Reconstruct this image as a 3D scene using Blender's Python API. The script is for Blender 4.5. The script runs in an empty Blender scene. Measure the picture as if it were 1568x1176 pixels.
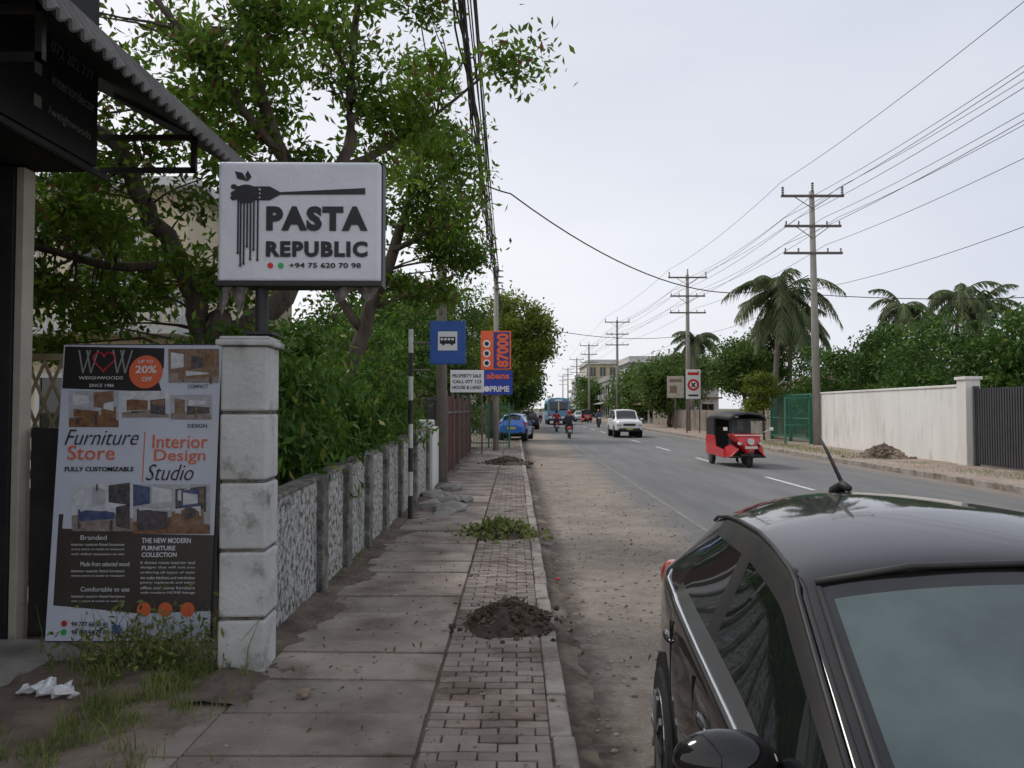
import bpy, math, random
import numpy as np
from mathutils import Vector, Matrix, noise as mnoise
random.seed(7); rng=np.random.default_rng(7)
scene=bpy.context.scene
col=scene.collection
rad=math.radians

# ---------------------------------------------------------------- materials
def M(name,c1,c2=None,scale=5,rough=.8,bump=0,bscale=None,lo=.35,hi=.65,metal=0,coat=0,island=0,detail=5,spec=.5,c3=None,s3=1.,lo3=.5,hi3=.7,stretch=None,dist=.02,crough=.02):
    m=bpy.data.materials.new(name); m.use_nodes=True
    nt=m.node_tree; N=nt.nodes; L=nt.links
    b=N['Principled BSDF']
    b.inputs['Roughness'].default_value=rough; b.inputs['Metallic'].default_value=metal
    b.inputs['Coat Weight'].default_value=coat; b.inputs['Coat Roughness'].default_value=crough
    b.inputs['Specular IOR Level'].default_value=spec
    tc=N.new('ShaderNodeTexCoord'); src=tc.outputs['Object']
    if stretch:
        mp=N.new('ShaderNodeMapping'); mp.inputs['Scale'].default_value=stretch
        L.new(src,mp.inputs['Vector']); src=mp.outputs['Vector']
    def ns(sc,lo,hi,det=detail):
        n=N.new('ShaderNodeTexNoise'); n.inputs['Scale'].default_value=sc; n.inputs['Detail'].default_value=det; n.inputs['Roughness'].default_value=.62
        L.new(src,n.inputs['Vector'])
        r=N.new('ShaderNodeMapRange'); r.inputs[1].default_value=lo; r.inputs[2].default_value=hi
        L.new(n.outputs['Fac'],r.inputs[0]); return r.outputs[0],n.outputs['Fac']
    def mix(f,a,bb,mode='MIX'):
        x=N.new('ShaderNodeMix'); x.data_type='RGBA'; x.blend_type=mode
        if isinstance(f,(int,float)): x.inputs[0].default_value=f
        else: L.new(f,x.inputs[0])
        for i,q in ((6,a),(7,bb)):
            if isinstance(q,tuple): x.inputs[i].default_value=(*q,1)
            else: L.new(q,x.inputs[i])
        return x.outputs[2]
    cur=tuple(c1)
    if c2 is not None:
        f,_=ns(scale,lo,hi); cur=mix(f,tuple(c1),tuple(c2))
    if c3 is not None:
        f,_=ns(s3,lo3,hi3); cur=mix(f,cur,tuple(c3))
    if island:
        g=N.new('ShaderNodeNewGeometry'); r=N.new('ShaderNodeMapRange'); r.inputs[3].default_value=1-island; r.inputs[4].default_value=1+island
        L.new(g.outputs['Random Per Island'],r.inputs[0])
        cb=N.new('ShaderNodeCombineColor'); 
        for i in range(3): L.new(r.outputs[0],cb.inputs[i])
        cur=mix(1.0,cur,cb.outputs[0],'MULTIPLY')
    if isinstance(cur,tuple): b.inputs['Base Color'].default_value=(*cur,1)
    else: L.new(cur,b.inputs['Base Color'])
    if bump:
        _,h=ns(bscale or scale*4,0,1,8)
        bp=N.new('ShaderNodeBump'); bp.inputs['Strength'].default_value=bump; bp.inputs['Distance'].default_value=dist
        L.new(h,bp.inputs['Height']); L.new(bp.outputs['Normal'],b.inputs['Normal'])
    return m

def leafmat(name,dark,light,trans=.3,scale=1.2,tip=None):
    m=bpy.data.materials.new(name); m.use_nodes=True
    nt=m.node_tree; N=nt.nodes; L=nt.links; b=N['Principled BSDF']; out=N['Material Output']
    g=N.new('ShaderNodeNewGeometry'); tc=N.new('ShaderNodeTexCoord')
    n=N.new('ShaderNodeTexNoise'); n.inputs['Scale'].default_value=scale; n.inputs['Detail'].default_value=3
    L.new(tc.outputs['Object'],n.inputs['Vector'])
    a=N.new('ShaderNodeMath'); a.operation='MULTIPLY_ADD'; L.new(n.outputs['Fac'],a.inputs[0]); a.inputs[1].default_value=1.6; a.inputs[2].default_value=-.55
    s=N.new('ShaderNodeMath'); s.operation='MULTIPLY_ADD'; L.new(g.outputs['Random Per Island'],s.inputs[0]); s.inputs[1].default_value=.5; L.new(a.outputs[0],s.inputs[2]); s.use_clamp=True
    r=N.new('ShaderNodeValToRGB'); L.new(s.outputs[0],r.inputs[0])
    r.color_ramp.elements[0].color=(*dark,1); r.color_ramp.elements[1].color=(*light,1)
    colr=r.outputs[0]
    if tip:
        th=N.new('ShaderNodeMath'); th.operation='GREATER_THAN'; th.inputs[1].default_value=.95; L.new(g.outputs['Random Per Island'],th.inputs[0])
        x=N.new('ShaderNodeMix'); x.data_type='RGBA'; L.new(th.outputs[0],x.inputs[0]); L.new(colr,x.inputs[6]); x.inputs[7].default_value=(*tip,1); colr=x.outputs[2]
    L.new(colr,b.inputs['Base Color']); b.inputs['Roughness'].default_value=.5; b.inputs['Specular IOR Level'].default_value=.25
    t=N.new('ShaderNodeBsdfTranslucent'); L.new(colr,t.inputs['Color'])
    x=N.new('ShaderNodeMixShader'); x.inputs[0].default_value=trans
    L.new(b.outputs[0],x.inputs[1]); L.new(t.outputs[0],x.inputs[2]); L.new(x.outputs[0],out.inputs['Surface'])
    return m

# ---------------------------------------------------------------- mesh builder
class MB:
    def __init__(s): s.v=[]; s.f=[]; s.m=[]
    def add(s,vs,fs,mi=0):
        o=len(s.v); s.v+= [tuple(v) for v in vs]; s.f+=[tuple(i+o for i in f) for f in fs]; s.m+=[mi]*len(fs)
    def box(s,c,d,mi=0,R=None):
        vs=[]
        for z in(-.5,.5):
            for x,y in((-.5,-.5),(.5,-.5),(.5,.5),(-.5,.5)):
                p=Vector((x*d[0],y*d[1],z*d[2]))
                if R is not None: p=R@p
                vs.append(p+Vector(c))
        s.add(vs,[(3,2,1,0),(4,5,6,7),(0,1,5,4),(1,2,6,5),(2,3,7,6),(3,0,4,7)],mi)
    def bx(s,x0,x1,y0,y1,z0,z1,mi=0): s.box(((x0+x1)/2,(y0+y1)/2,(z0+z1)/2),(x1-x0,y1-y0,z1-z0),mi)
    def tube(s,pts,rs,n=8,mi=0):
        pts=[Vector(p) for p in pts]; k=len(pts)
        if isinstance(rs,(int,float)): rs=[rs]*k
        vs=[]; ref=None
        for i,p in enumerate(pts):
            d=(pts[min(i+1,k-1)]-pts[max(i-1,0)]).normalized()
            if ref is None: ref=Vector((0,0,1)) if abs(d.z)<.9 else Vector((1,0,0))
            a=d.cross(ref)
            if a.length<1e-4: a=d.cross(Vector((0,1,0)))
            a.normalize(); b=d.cross(a).normalized()
            for j in range(n):
                t=2*math.pi*j/n; vs.append(p+(a*math.cos(t)+b*math.sin(t))*rs[i])
        fs=[]
        for i in range(k-1):
            for j in range(n):
                fs.append((i*n+j,i*n+(j+1)%n,(i+1)*n+(j+1)%n,(i+1)*n+j))
        fs.append(tuple(range(n))[::-1]); fs.append(tuple(range((k-1)*n,k*n)))
        s.add(vs,fs,mi)
    def cyl(s,p0,p1,r0,r1=None,n=14,mi=0): s.tube([p0,p1],[r0,r0 if r1 is None else r1],n,mi)
    def poly(s,pts,mi=0): s.add(pts,[tuple(range(len(pts)))],mi)
    def rect(s,x0,z0,x1,z1,y,mi=0): s.add([(x0,y,z0),(x1,y,z0),(x1,y,z1),(x0,y,z1)],[(0,1,2,3)],mi)
    def disc(s,x,z,y,r,mi=0,n=24,sz=1): s.poly([(x+r*math.cos(2*math.pi*i/n),y,z+sz*r*math.sin(2*math.pi*i/n)) for i in range(n)],mi)
    def prism(s,pts,off,mi=0):
        n=len(pts); off=Vector(off); a=[Vector(p) for p in pts]; b=[p+off for p in a]
        s.add(a+b,[tuple(range(n))[::-1],tuple(range(n,2*n))]+[(i,(i+1)%n,n+(i+1)%n,n+i) for i in range(n)],mi)
    def ell(s,c,r,mi=0,n=12,k=8):
        vs=[(c[0],c[1],c[2]+r[2])]
        for i in range(1,k):
            t=math.pi*i/k
            for j in range(n):
                p=2*math.pi*j/n; vs.append((c[0]+r[0]*math.sin(t)*math.cos(p),c[1]+r[1]*math.sin(t)*math.sin(p),c[2]+r[2]*math.cos(t)))
        vs.append((c[0],c[1],c[2]-r[2])); fs=[(0,1+j,1+(j+1)%n) for j in range(n)]
        for i in range(k-2):
            for j in range(n): fs.append((1+i*n+j,1+(i+1)*n+j,1+(i+1)*n+(j+1)%n,1+i*n+(j+1)%n))
        e=len(vs)-1; o=1+(k-2)*n
        fs+=[(e,o+(j+1)%n,o+j) for j in range(n)]
        s.add(vs,fs,mi)
    def obj(s,name,mats,parent=None,bevel=0,smooth=False,sub=0,seg=2):
        me=bpy.data.meshes.new(name); me.from_pydata(s.v,[],s.f); me.update()
        if not isinstance(mats,(list,tuple)): mats=[mats]
        for m in mats: me.materials.append(m)
        me.polygons.foreach_set('material_index',s.m)
        if smooth: me.polygons.foreach_set('use_smooth',[True]*len(s.f))
        import bmesh
        bm=bmesh.new(); bm.from_mesh(me)
        if not getattr(s,'flat',False): bmesh.ops.recalc_face_normals(bm,faces=bm.faces)
        bm.to_mesh(me); bm.free()
        o=bpy.data.objects.new(name,me); col.objects.link(o)
        if parent: o.parent=parent
        if bevel:
            b=o.modifiers.new('bev','BEVEL'); b.width=bevel; b.segments=seg; b.limit_method='ANGLE'; b.angle_limit=rad(35)
        if sub:
            q=o.modifiers.new('sub','SUBSURF'); q.levels=sub; q.render_levels=sub
        return o
def E(name,loc=(0,0,0),rz=0,rx=0,ry=0):
    e=bpy.data.objects.new(name,None); e.empty_display_size=.2; col.objects.link(e); e.location=loc; e.rotation_euler=(rx,ry,rz); return e
def T(body,parent,x0,z0,w,h,y,mat,bold=0,name='text',shear=0,sp=1.0):
    c=bpy.data.curves.new(name,'FONT'); c.body=body; c.size=.1; c.offset=bold; c.extrude=.0008; c.shear=shear; c.resolution_u=3; c.space_character=sp
    o=bpy.data.objects.new(name,c); col.objects.link(o); c.materials.append(mat)
    bpy.context.view_layer.update()
    bb=[Vector(b) for b in o.bound_box]; mnx=min(b.x for b in bb); mxx=max(b.x for b in bb); mny=min(b.y for b in bb); mxy=max(b.y for b in bb)
    sx=w/(mxx-mnx); sy=h/(mxy-mny)
    o.scale=(sx,sy,1); o.rotation_euler=(rad(90),0,0); o.location=(x0-mnx*sx,y,z0-mny*sy); o.parent=parent
    return o

# ---------------------------------------------------------------- foliage
def leafmesh(name,cent,size,mat,parent=None,down=.3,wid=.42):
    n=len(cent); cent=np.asarray(cent)
    a=rng.normal(size=(n,3)); a[:,2]-=down; a/=np.linalg.norm(a,axis=1)[:,None]
    r=rng.normal(size=(n,3)); b=np.cross(a,r); b/=np.linalg.norm(b,axis=1)[:,None]
    L=(size*rng.uniform(.6,1.25,n))[:,None]
    nn=np.cross(a,b)
    v=np.stack([cent,cent+a*L*.5+b*L*wid*.5,cent+a*L-nn*L*.12,cent+a*L*.5-b*L*wid*.5],1).reshape(-1,3)
    me=bpy.data.meshes.new(name); me.vertices.add(4*n); me.vertices.foreach_set('co',v.ravel())
    me.loops.add(4*n); me.loops.foreach_set('vertex_index',np.arange(4*n)); me.polygons.add(n)
    me.polygons.foreach_set('loop_start',np.arange(0,4*n,4)); me.polygons.foreach_set('loop_total',np.full(n,4)); me.update()
    me.materials.append(mat); o=bpy.data.objects.new(name,me); col.objects.link(o)
    if parent: o.parent=parent
    return o
def clumps(regions):
    out=[]
    for c,r,n in regions:
        d=rng.normal(size=(n,3)); d/=np.linalg.norm(d,axis=1)[:,None]
        out.append(np.array(c)+d*np.array(r)*(rng.uniform(.15,1,n)**.45)[:,None])
    return np.concatenate(out)
def leaves_at(cl,per,spread):
    out=[]
    for c in cl:
        k=int(per*random.uniform(.45,1.4)); s=spread*random.uniform(.6,1.2)
        out.append(c+rng.normal(size=(k,3))*np.array([s,s,s*.62]))
    return np.concatenate(out)
def tree(name,limbs,regions,leaf,per,spread,lmat,bark,twig=.02):
    e=E(name); mb=MB(); pts=[]
    for pl,rs in limbs:
        P=[Vector(p) for p in pl]; Q=[];R=[]
        for i in range(len(P)-1):
            p0=P[max(i-1,0)];p1=P[i];p2=P[i+1];p3=P[min(i+2,len(P)-1)]
            for t in (0,.25,.5,.75):
                q=.5*((2*p1)+(p2-p0)*t+(2*p0-5*p1+4*p2-p3)*t*t+(3*p1-p0-3*p2+p3)*t**3)
                Q.append(q); R.append(rs[i]*(1-t)+rs[i+1]*t)
        Q.append(P[-1]);R.append(rs[-1])
        Q=[q+Vector((random.gauss(0,.25),random.gauss(0,.25),0))*r for q,r in zip(Q,R)]
        mb.tube(Q,R,10); pts+= [(q,r) for q,r in zip(Q,R)]
    A=np.array([p[0] for p in pts]); cl=clumps(regions)
    for c in cl:
        d=np.linalg.norm(A-c,axis=1)+np.maximum(0,A[:,2]-c[2]+.2)*1.0
        j=int(np.argmin(d)); p0=Vector(A[j]); p1=Vector(c); mid=(p0+p1)/2+Vector((random.gauss(0,.1),random.gauss(0,.1),random.uniform(0,.2)))*(p1-p0).length*.6
        r=min(twig*(.5+(p1-p0).length*.5),pts[j][1]*.7)
        mb.tube([p0,p0.lerp(mid,.5)+Vector((0,0,.02)),mid,mid.lerp(p1,.6),p1],[r,r*.8,r*.6,r*.4,r*.15],5)
    mb.obj('trunk_and_limbs',bark,e,smooth=True)
    leafmesh('leaves',leaves_at(cl,per,spread),leaf,lmat,e)
    return e

# ---------------------------------------------------------------- palette
conc=M('concrete',(.25,.23,.205),(.36,.34,.31),3,.9,.5,60,c3=(.14,.12,.1),s3=1.2,lo3=.52,hi3=.75)
slabm=M('slab_concrete',(.225,.185,.155),(.325,.28,.24),2.3,.92,.6,45,island=.17,c3=(.115,.085,.065),s3=1.3,lo3=.46,hi3=.70)
paverm=M('paver',(.21,.17,.145),(.31,.265,.23),2,.92,.6,60,island=.22,c3=(.125,.092,.07),s3=1.4,lo3=.47,hi3=.68)
kerbm=M('kerb_concrete',(.28,.245,.215),(.38,.345,.31),4,.92,.6,50,c3=(.14,.105,.08),s3=2.5,lo3=.46,hi3=.68)
soil=M('soil',(.11,.08,.058),(.24,.185,.14),2.5,.97,.9,14,dist=.04,c3=(.31,.25,.2),s3=.9,lo3=.5,hi3=.72)
dirtw=M('wall_foot_dirt',(.075,.055,.042),(.17,.13,.10),4,.97,.9,25,dist=.03,c3=(.22,.18,.14),s3=1.5,lo3=.5,hi3=.7)
darksoil=M('dark_soil',(.045,.032,.024),(.10,.075,.055),9,.97,1,40,dist=.03,island=.4)
groundm=M('ground',(.17,.14,.1),(.12,.14,.06),.3,.97,.5,3)
redsoil=M('reddish_soil',(.30,.22,.175),(.38,.31,.26),.8,.95,.6,10,c3=(.17,.15,.09),s3=.5,lo3=.55,hi3=.7)
whitew=M('white_painted_wall',(.76,.75,.72),(.66,.645,.61),1.2,.85,.2,20,c3=(.42,.38,.32),s3=2.6,lo3=.55,hi3=.8,stretch=(1,1,.22))
rough=M('roughcast',(.11,.105,.09),(.70,.695,.66),15,.95,1,42,lo=.38,hi=.55,detail=8,dist=.06,c3=(.10,.095,.08),s3=2.0,lo3=.56,hi3=.74)
mossy=M('mossy_concrete',(.10,.095,.08),(.34,.325,.29),7,.95,1,40,lo=.38,hi=.66,dist=.05)
pillarm=M('white_pillar',(.58,.585,.57),(.43,.43,.405),2.6,.85,.5,30,c3=(.11,.105,.085),s3=5,lo3=.54,hi3=.76)
bark=M('bark',(.075,.055,.042),(.15,.12,.095),8,.95,1,30,stretch=(1,1,.3),dist=.03)
black=M('black_paint',(.012,.012,.013),(.03,.028,.027),3,.55)
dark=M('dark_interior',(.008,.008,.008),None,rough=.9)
steel=M('weathered_steel',(.09,.085,.08),(.16,.13,.11),12,.6,.2,30)
rubber=M('rubber',(.018,.018,.018),(.035,.033,.03),10,.85)
alloy=M('alloy',(.35,.35,.36),None,rough=.3,metal=1)
chrome=M('chrome',(.75,.75,.75),None,rough=.15,metal=1)
glassd=M('dark_glass',(.010,.012,.012),None,rough=.02,spec=.7)
glassw=M('windscreen',(.022,.036,.037),(.07,.10,.10),1.5,.04,spec=.7)
carblack=M('black_car_paint',(.004,.004,.005),(.012,.011,.01),6,rough=.5,coat=1,spec=.05,crough=.05)
white=M('white_paint',(.78,.78,.77),(.7,.7,.69),2,.45,coat=.4)
bluec=M('blue_car_paint',(.02,.14,.5),None,rough=.3,coat=1)
redc=M('red_paint',(.62,.012,.02),(.55,.01,.016),3,.35,coat=.5)
busblue=M('bus_blue',(.10,.26,.42),(.16,.33,.48),2,.5)
lred=M('tail_lens_red',(.5,.01,.01),None,rough=.2,coat=1)
lclear=M('headlamp_lens',(.6,.62,.62),None,rough=.1,coat=1)
skin=M('skin',(.22,.12,.075),None,rough=.6)
cable=M('cable',(.02,.02,.02),None,rough=.7)
polec=M('pole_concrete',(.24,.225,.195),(.34,.32,.285),5,.9,.3,20,stretch=(1,1,.2))
poleo=M('old_pole',(.13,.115,.095),(.22,.2,.17),5,.95,.5,20,stretch=(1,1,.2))
L1=leafmat('leaves_broad',(.036,.080,.010),(.20,.33,.035),.45,1.1,tip=(.19,.10,.05))
L2=leafmat('leaves_shrub',(.022,.060,.010),(.13,.25,.03),.35,1.4,tip=(.24,.26,.05))
L3=leafmat('leaves_far',(.045,.085,.020),(.15,.24,.045),.28,.35)
L4=leafmat('leaves_round',(.07,.11,.014),(.24,.30,.035),.32,.4)
L5=leafmat('leaves_palm',(.06,.09,.04),(.17,.22,.09),.28,.6,tip=(.24,.18,.09))
L6=leafmat('grass_blades',(.08,.12,.025),(.28,.32,.10),.3,3)
L7=leafmat('leaves_hedge',(.022,.060,.013),(.10,.20,.028),.3,.45,tip=(.2,.24,.05))

# ---------------------------------------------------------------- ground, road
def shift(d): return 0 if d<70 else 5*((d-70)/230)**2
ys=[-12,-6,0,3,6,10,15,20,30,40,50,60,70,85,100,120,140,165,190,220,260,300,360,430,520]
def strip(name,x0,x1,z,mat,ya=-12,yb=520,nx=1):
    yy=[ya]+[y for y in ys if ya<y<yb]+[yb]
    me=bpy.data.meshes.new(name); v=[];f=[];uv=[]
    for y in yy:
        for k in range(nx+1):
            x=x0+(x1-x0)*k/nx; v.append((x+shift(y),y,z)); uv.append((x,y))
    for i in range(len(yy)-1):
        for k in range(nx):
            a=i*(nx+1)+k; f.append((a,a+1,a+nx+2,a+nx+1))
    me.from_pydata(v,[],f); ul=me.uv_layers.new(name='UVMap')
    for lp in me.loops: ul.data[lp.index].uv=uv[lp.vertex_index]
    me.materials.append(mat); me.update(); o=bpy.data.objects.new(name,me); col.objects.link(o); return o
def roadmat():
    m=bpy.data.materials.new('asphalt_and_shoulder'); m.use_nodes=True; nt=m.node_tree;N=nt.nodes;L=nt.links;b=N['Principled BSDF']
    uv=N.new('ShaderNodeUVMap'); uv.uv_map='UVMap'; sp=N.new('ShaderNodeSeparateXYZ'); L.new(uv.outputs[0],sp.inputs[0])
    def noi(sc,det=6,vec=None):
        n=N.new('ShaderNodeTexNoise'); n.inputs['Scale'].default_value=sc; n.inputs['Detail'].default_value=det; n.inputs['Roughness'].default_value=.65
        L.new(vec or uv.outputs[0],n.inputs['Vector']); return n.outputs['Fac']
    def mr(v,a,c,d=0,e=1):
        r=N.new('ShaderNodeMapRange'); r.inputs[1].default_value=a;r.inputs[2].default_value=c;r.inputs[3].default_value=d;r.inputs[4].default_value=e
        L.new(v,r.inputs[0]); return r.outputs[0]
    def mt(op,a,c):
        x=N.new('ShaderNodeMath'); x.operation=op
        for i,q in enumerate((a,c)):
            if isinstance(q,(int,float)): x.inputs[i].default_value=q
            else: L.new(q,x.inputs[i])
        return x.outputs[0]
    def mix(f,a,c):
        x=N.new('ShaderNodeMix'); x.data_type='RGBA'; L.new(f,x.inputs[0])
        for i,q in ((6,a),(7,c)):
            if isinstance(q,tuple): x.inputs[i].default_value=(*q,1)
            else: L.new(q,x.inputs[i])
        return x.outputs[2]
    mp=N.new('ShaderNodeMapping'); mp.inputs['Scale'].default_value=(1,.12,1); L.new(uv.outputs[0],mp.inputs[0])
    n1=noi(.9); n2=noi(5); n3=noi(60,4); ns=noi(1.6,5,mp.outputs[0]); n4=noi(22,3)
    A=mix(mr(ns,.35,.65),(.155,.155,.152),(.21,.208,.203)); A=mix(mr(n3,.4,.7,0,.45),A,(.12,.12,.118))
    D=mix(mr(n2,.35,.65),(.26,.208,.162),(.38,.325,.268)); D=mix(mr(n1,.42,.62,0,.8),D,(.20,.165,.135)); D=mix(mr(n3,.45,.7,0,.6),D,(.16,.13,.10)); D=mix(mr(n4,.56,.66,0,.5),D,(.42,.38,.33))
    x=sp.outputs[0]
    xe=mt('ADD',x,mt('MULTIPLY',mt('SUBTRACT',n2,.5),1.6)); xe=mt('ADD',xe,mt('MULTIPLY',mt('SUBTRACT',n1,.5),2.0))
    c=mix(mr(xe,1.9,2.9),D,A)
    xr=mt('ADD',x,mt('MULTIPLY',mt('SUBTRACT',n1,.5),1.2)); c=mix(mr(xr,10.2,10.9),c,D)
    xk=mt('ADD',x,mt('MULTIPLY',mt('SUBTRACT',n2,.5),.5)); c=mix(mr(xk,.42,.72,1,0),c,(.06,.045,.035))
    L.new(c,b.inputs['Base Color']); b.inputs['Roughness'].default_value=.88
    bp=N.new('ShaderNodeBump'); bp.inputs['Strength'].default_value=.7; bp.inputs['Distance'].default_value=.025
    hh=mt('ADD',n3,mt('MULTIPLY',n2,.8)); L.new(hh,bp.inputs['Height']); L.new(bp.outputs[0],b.inputs['Normal'])
    return m
g=MB(); g.poly([(-1500,-300,-.2),(1500,-300,-.2),(1500,2500,-.2),(-1500,2500,-.2)]); g.obj('ground',groundm)
strip('road',.15,11.2,-.12,roadmat(),nx=1)
strip('dirt_verge',-30,.2,-.03,soil)
strip('right_pavement',11.1,30,0.0,redsoil)
paint=M('worn_road_paint',(.66,.66,.64),(.3,.3,.29),14,.8,lo=.48,hi=.66)
faint=M('faded_edge_paint',(.25,.24,.225),(.18,.175,.165),7,.85,lo=.4,hi=.55)
ln=MB(); ln.flat=True
y=9.5
while y<300:
    s=shift(y); ln.add([(6.72+s,y,-.114),(6.85+s,y,-.114),(6.85+s,y+3.4,-.114),(6.72+s,y+3.4,-.114)],[(0,1,2,3)]); y+=8.2
ln.obj('lane_marking',paint)
strip('edge_marking',2.86,2.95,-.115,faint,ya=6,yb=120)
kb=MB(); y=-3
while y<60:
    j=random.uniform(-.008,.008); kb.bx(.19+j,.31+j,y,y+.592,-.2,.005+random.uniform(-.008,.008)); y+=.6
kb.obj('kerb',kerbm,bevel=.016)
kb=MB(); y=8
while y<200:
    kb.bx(11.03+shift(y),11.18+shift(y),y,y+1.19,-.2,.03); y+=1.2
kb.obj('kerb.001',kerbm,bevel=.012)
sl=MB(); y=-2.1
while y<34:
    R=Matrix.Rotation(random.gauss(0,.007),3,'X')@Matrix.Rotation(random.gauss(0,.006),3,'Y')@Matrix.Rotation(random.gauss(0,.008),3,'Z')
    sl.box((-1.10,y+.27,-.046+random.gauss(0,.005)),(1.17,.53,.1),0,R)
    sl.box((-1.86,y+.27,-.055),(.32,.535,.1),0,R); y+=.55
sl.obj('pavement_slabs',slabm,bevel=.008)
pv=MB(); y=-2.0; k=0
while y<34:
    off=0 if k%2==0 else -.1
    x=-.495+off
    while x<.18:
        a=max(x,-.495); b=min(x+.2,.185)
        if b-a>.03:
            R=Matrix.Rotation(random.gauss(0,.016),3,'X')@Matrix.Rotation(random.gauss(0,.016),3,'Y')@Matrix.Rotation(random.gauss(0,.014),3,'Z')
            pv.box(((a+b)/2,y+.05,-.045+random.gauss(0,.003)),(b-a-.009,.091,.09),0,R)
        x+=.2
    y+=.1; k+=1
pv.obj('pavement_pavers',paverm,bevel=.004,seg=1)
def patch(name,fn,x0,x1,y0,y1,nx,ny,mat):
    v=[];f=[]
    for j in range(ny+1):
        for i in range(nx+1):
            x=x0+(x1-x0)*i/nx; y=y0+(y1-y0)*j/ny; v.append((x,y,fn(x,y)))
    for j in range(ny):
        for i in range(nx):
            a=j*(nx+1)+i; f.append((a,a+1,a+nx+2,a+nx+1))
    me=bpy.data.meshes.new(name); me.from_pydata(v,[],f); me.polygons.foreach_set('use_smooth',[True]*len(f)); me.materials.append(mat); o=bpy.data.objects.new(name,me); col.objects.link(o); return o
nz=lambda x,y,s: mnoise.noise(Vector((x*s,y*s,3.1)))
patch('dirt_strip',lambda x,y: .03-.05*max(0,(x+1.85)/.45)+.032*nz(x,y,1.3)+.018*nz(x,y,5)+.007*nz(x,y,21),-1.95,-.8,4.6,34,34,760,dirtw)
patch('dirt_patch',lambda x,y: .02*nz(x,y,2.5)+.012*nz(x,y,9)+.012-.07*max(0,(x+1.95)/.35) ,-3.9,-1.6,2.0,5.4,60,90,soil)
patch('dirt_gutter',lambda x,y: -.085-.06*(x-.3)/.3+.03*nz(x,y,2)+.015*nz(x,y,9),.3,.62,0,40,8,500,M('damp_soil',(.055,.04,.03),(.13,.095,.07),6,.95,.8,40,c3=(.22,.18,.14),s3=2,lo3=.5,hi3=.65))

# ---------------------------------------------------------------- left wall
w=E('roughcast_wall'); mb=MB()
edges=[6.05,7.4,9.7,12.4,16.2]
for i in range(4):
    a,b=edges[i],edges[i+1]; h0=1.03+.27*(a-6)/10; h1=1.03+.27*(b-6)/10
    mb.prism([(-2.02,a,-.1),(-1.87,a,-.1),(-1.87,a,h0),(-2.02,a,h0)],(0,b-a,0)); 
    n=len(mb.v); mb.v[n-2]=(-1.87,b,h1); mb.v[n-1]=(-2.02,b,h1)
mb.obj('panels',rough,w)
mb=MB()
for a in edges[1:]+[8.5,11,14.2]:
    h=1.05+.27*(a-6)/10
    mb.bx(-1.89,-1.81,a-.11,a+.11,-.1,h+.02)
for i in range(4):
    a,b=edges[i]+.0,edges[i+1]; h0=1.03+.27*(a-6)/10; h1=1.03+.27*(b-6)/10
    mb.prism([(-2.04,a,h0),(-1.85,a,h0),(-1.85,a,h0+.035),(-2.04,a,h0+.035)],(0,b-a,0))
    n=len(mb.v)
    for q,(xx,zz) in zip(range(n-4,n),[(-2.04,h1),(-1.85,h1),(-1.85,h1+.035),(-2.04,h1+.035)]): mb.v[q]=(xx,b,zz)
mb.obj('pilasters_and_coping',mossy,w,bevel=.012)
w=E('white_wall'); mb=MB(); mb.bx(-2.05,-1.8,16.3,19.6,-.1,1.32); mb.bx(-2.1,-1.75,16.3,16.65,-.1,1.5); mb.bx(-2.1,-1.75,19.3,19.65,-.1,2.0); mb.obj('wall',whitew,w,bevel=.02)
mb=MB(); 
for i in range(22): 
    yy=16.7+i*.12; mb.cyl((-1.92,yy,1.3),(-1.92,yy,2.0),.01,n=6)
mb.cyl((-1.92,16.6,1.95),(-1.92,19.4,1.95),.015,n=6); mb.cyl((-1.92,16.6,1.4),(-1.92,19.4,1.4),.015,n=6)
mb.obj('railing',black,w)
w=E('rusty_metal_fence'); mb=MB(); n=200; v=[];f=[]
for i in range(n+1):
    yy=19.9+10.4*i/n; xx=-1.85+.025*math.sin(i*1.5); v+= [(xx,yy,0),(xx,yy,2.05+.03*math.sin(i//14))]
for i in range(n): f.append((2*i,2*i+2,2*i+3,2*i+1))
mb.add(v,f); mb.obj('sheets',M('rusty_red',(.16,.05,.035),(.09,.045,.035),3,.8,.3,20),w)
mb=MB()
for i in range(6): mb.bx(-1.84,-1.76,19.9+i*2.07,19.98+i*2.07,0,2.2)
mb.bx(-1.83,-1.79,19.9,30.3,1.6,1.66); mb.obj('posts',steel,w,bevel=.005)

# pillar with the restaurant sign
p=E('gate_pillar',(-1.83,5.32,0),rz=rad(3)); mb=MB(); z=-.05
for hh in (.40,.45,.46,.46,.455):
    mb.box((random.gauss(0,.002),0,z+hh/2),(.31,.31,hh-.022)); z+=hh
mb.obj('blocks',pillarm,p,bevel=.016,seg=2)
mb=MB(); mb.box((0,0,1.08),(.28,.28,2.2)); mb.obj('core',mossy,p)
mb=MB(); mb.box((0,0,z+.015),(.37,.37,.04)); mb.box((0,0,z+.047),(.33,.33,.024)); mb.obj('cap',pillarm,p,bevel=.01)
s=E('restaurant_sign',(-1.50,5.30,2.60),rz=rad(1.2))
vin=M('vinyl_face',(.72,.735,.78),(.62,.635,.69),1.5,.45,.3,2.2,dist=.07,detail=2,c3=(.42,.42,.43),s3=1.4,lo3=.6,hi3=.85)
mb=MB(); mb.bx(-.56,.56,0,.19,.02,.86); mb.obj('light_box',vin,s,bevel=.025,seg=3)
ink=M('sign_ink',(.010,.010,.016),None,rough=.5); inkr=M('sign_red',(.6,.02,.02),None,rough=.5); inkg=M('sign_green',(.03,.4,.1),None,rough=.5)
mb=MB()
for a in ((-.57,-.53),(.53,.57)): mb.bx(a[0],a[1],.06,.20,-.005,.875)
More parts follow.
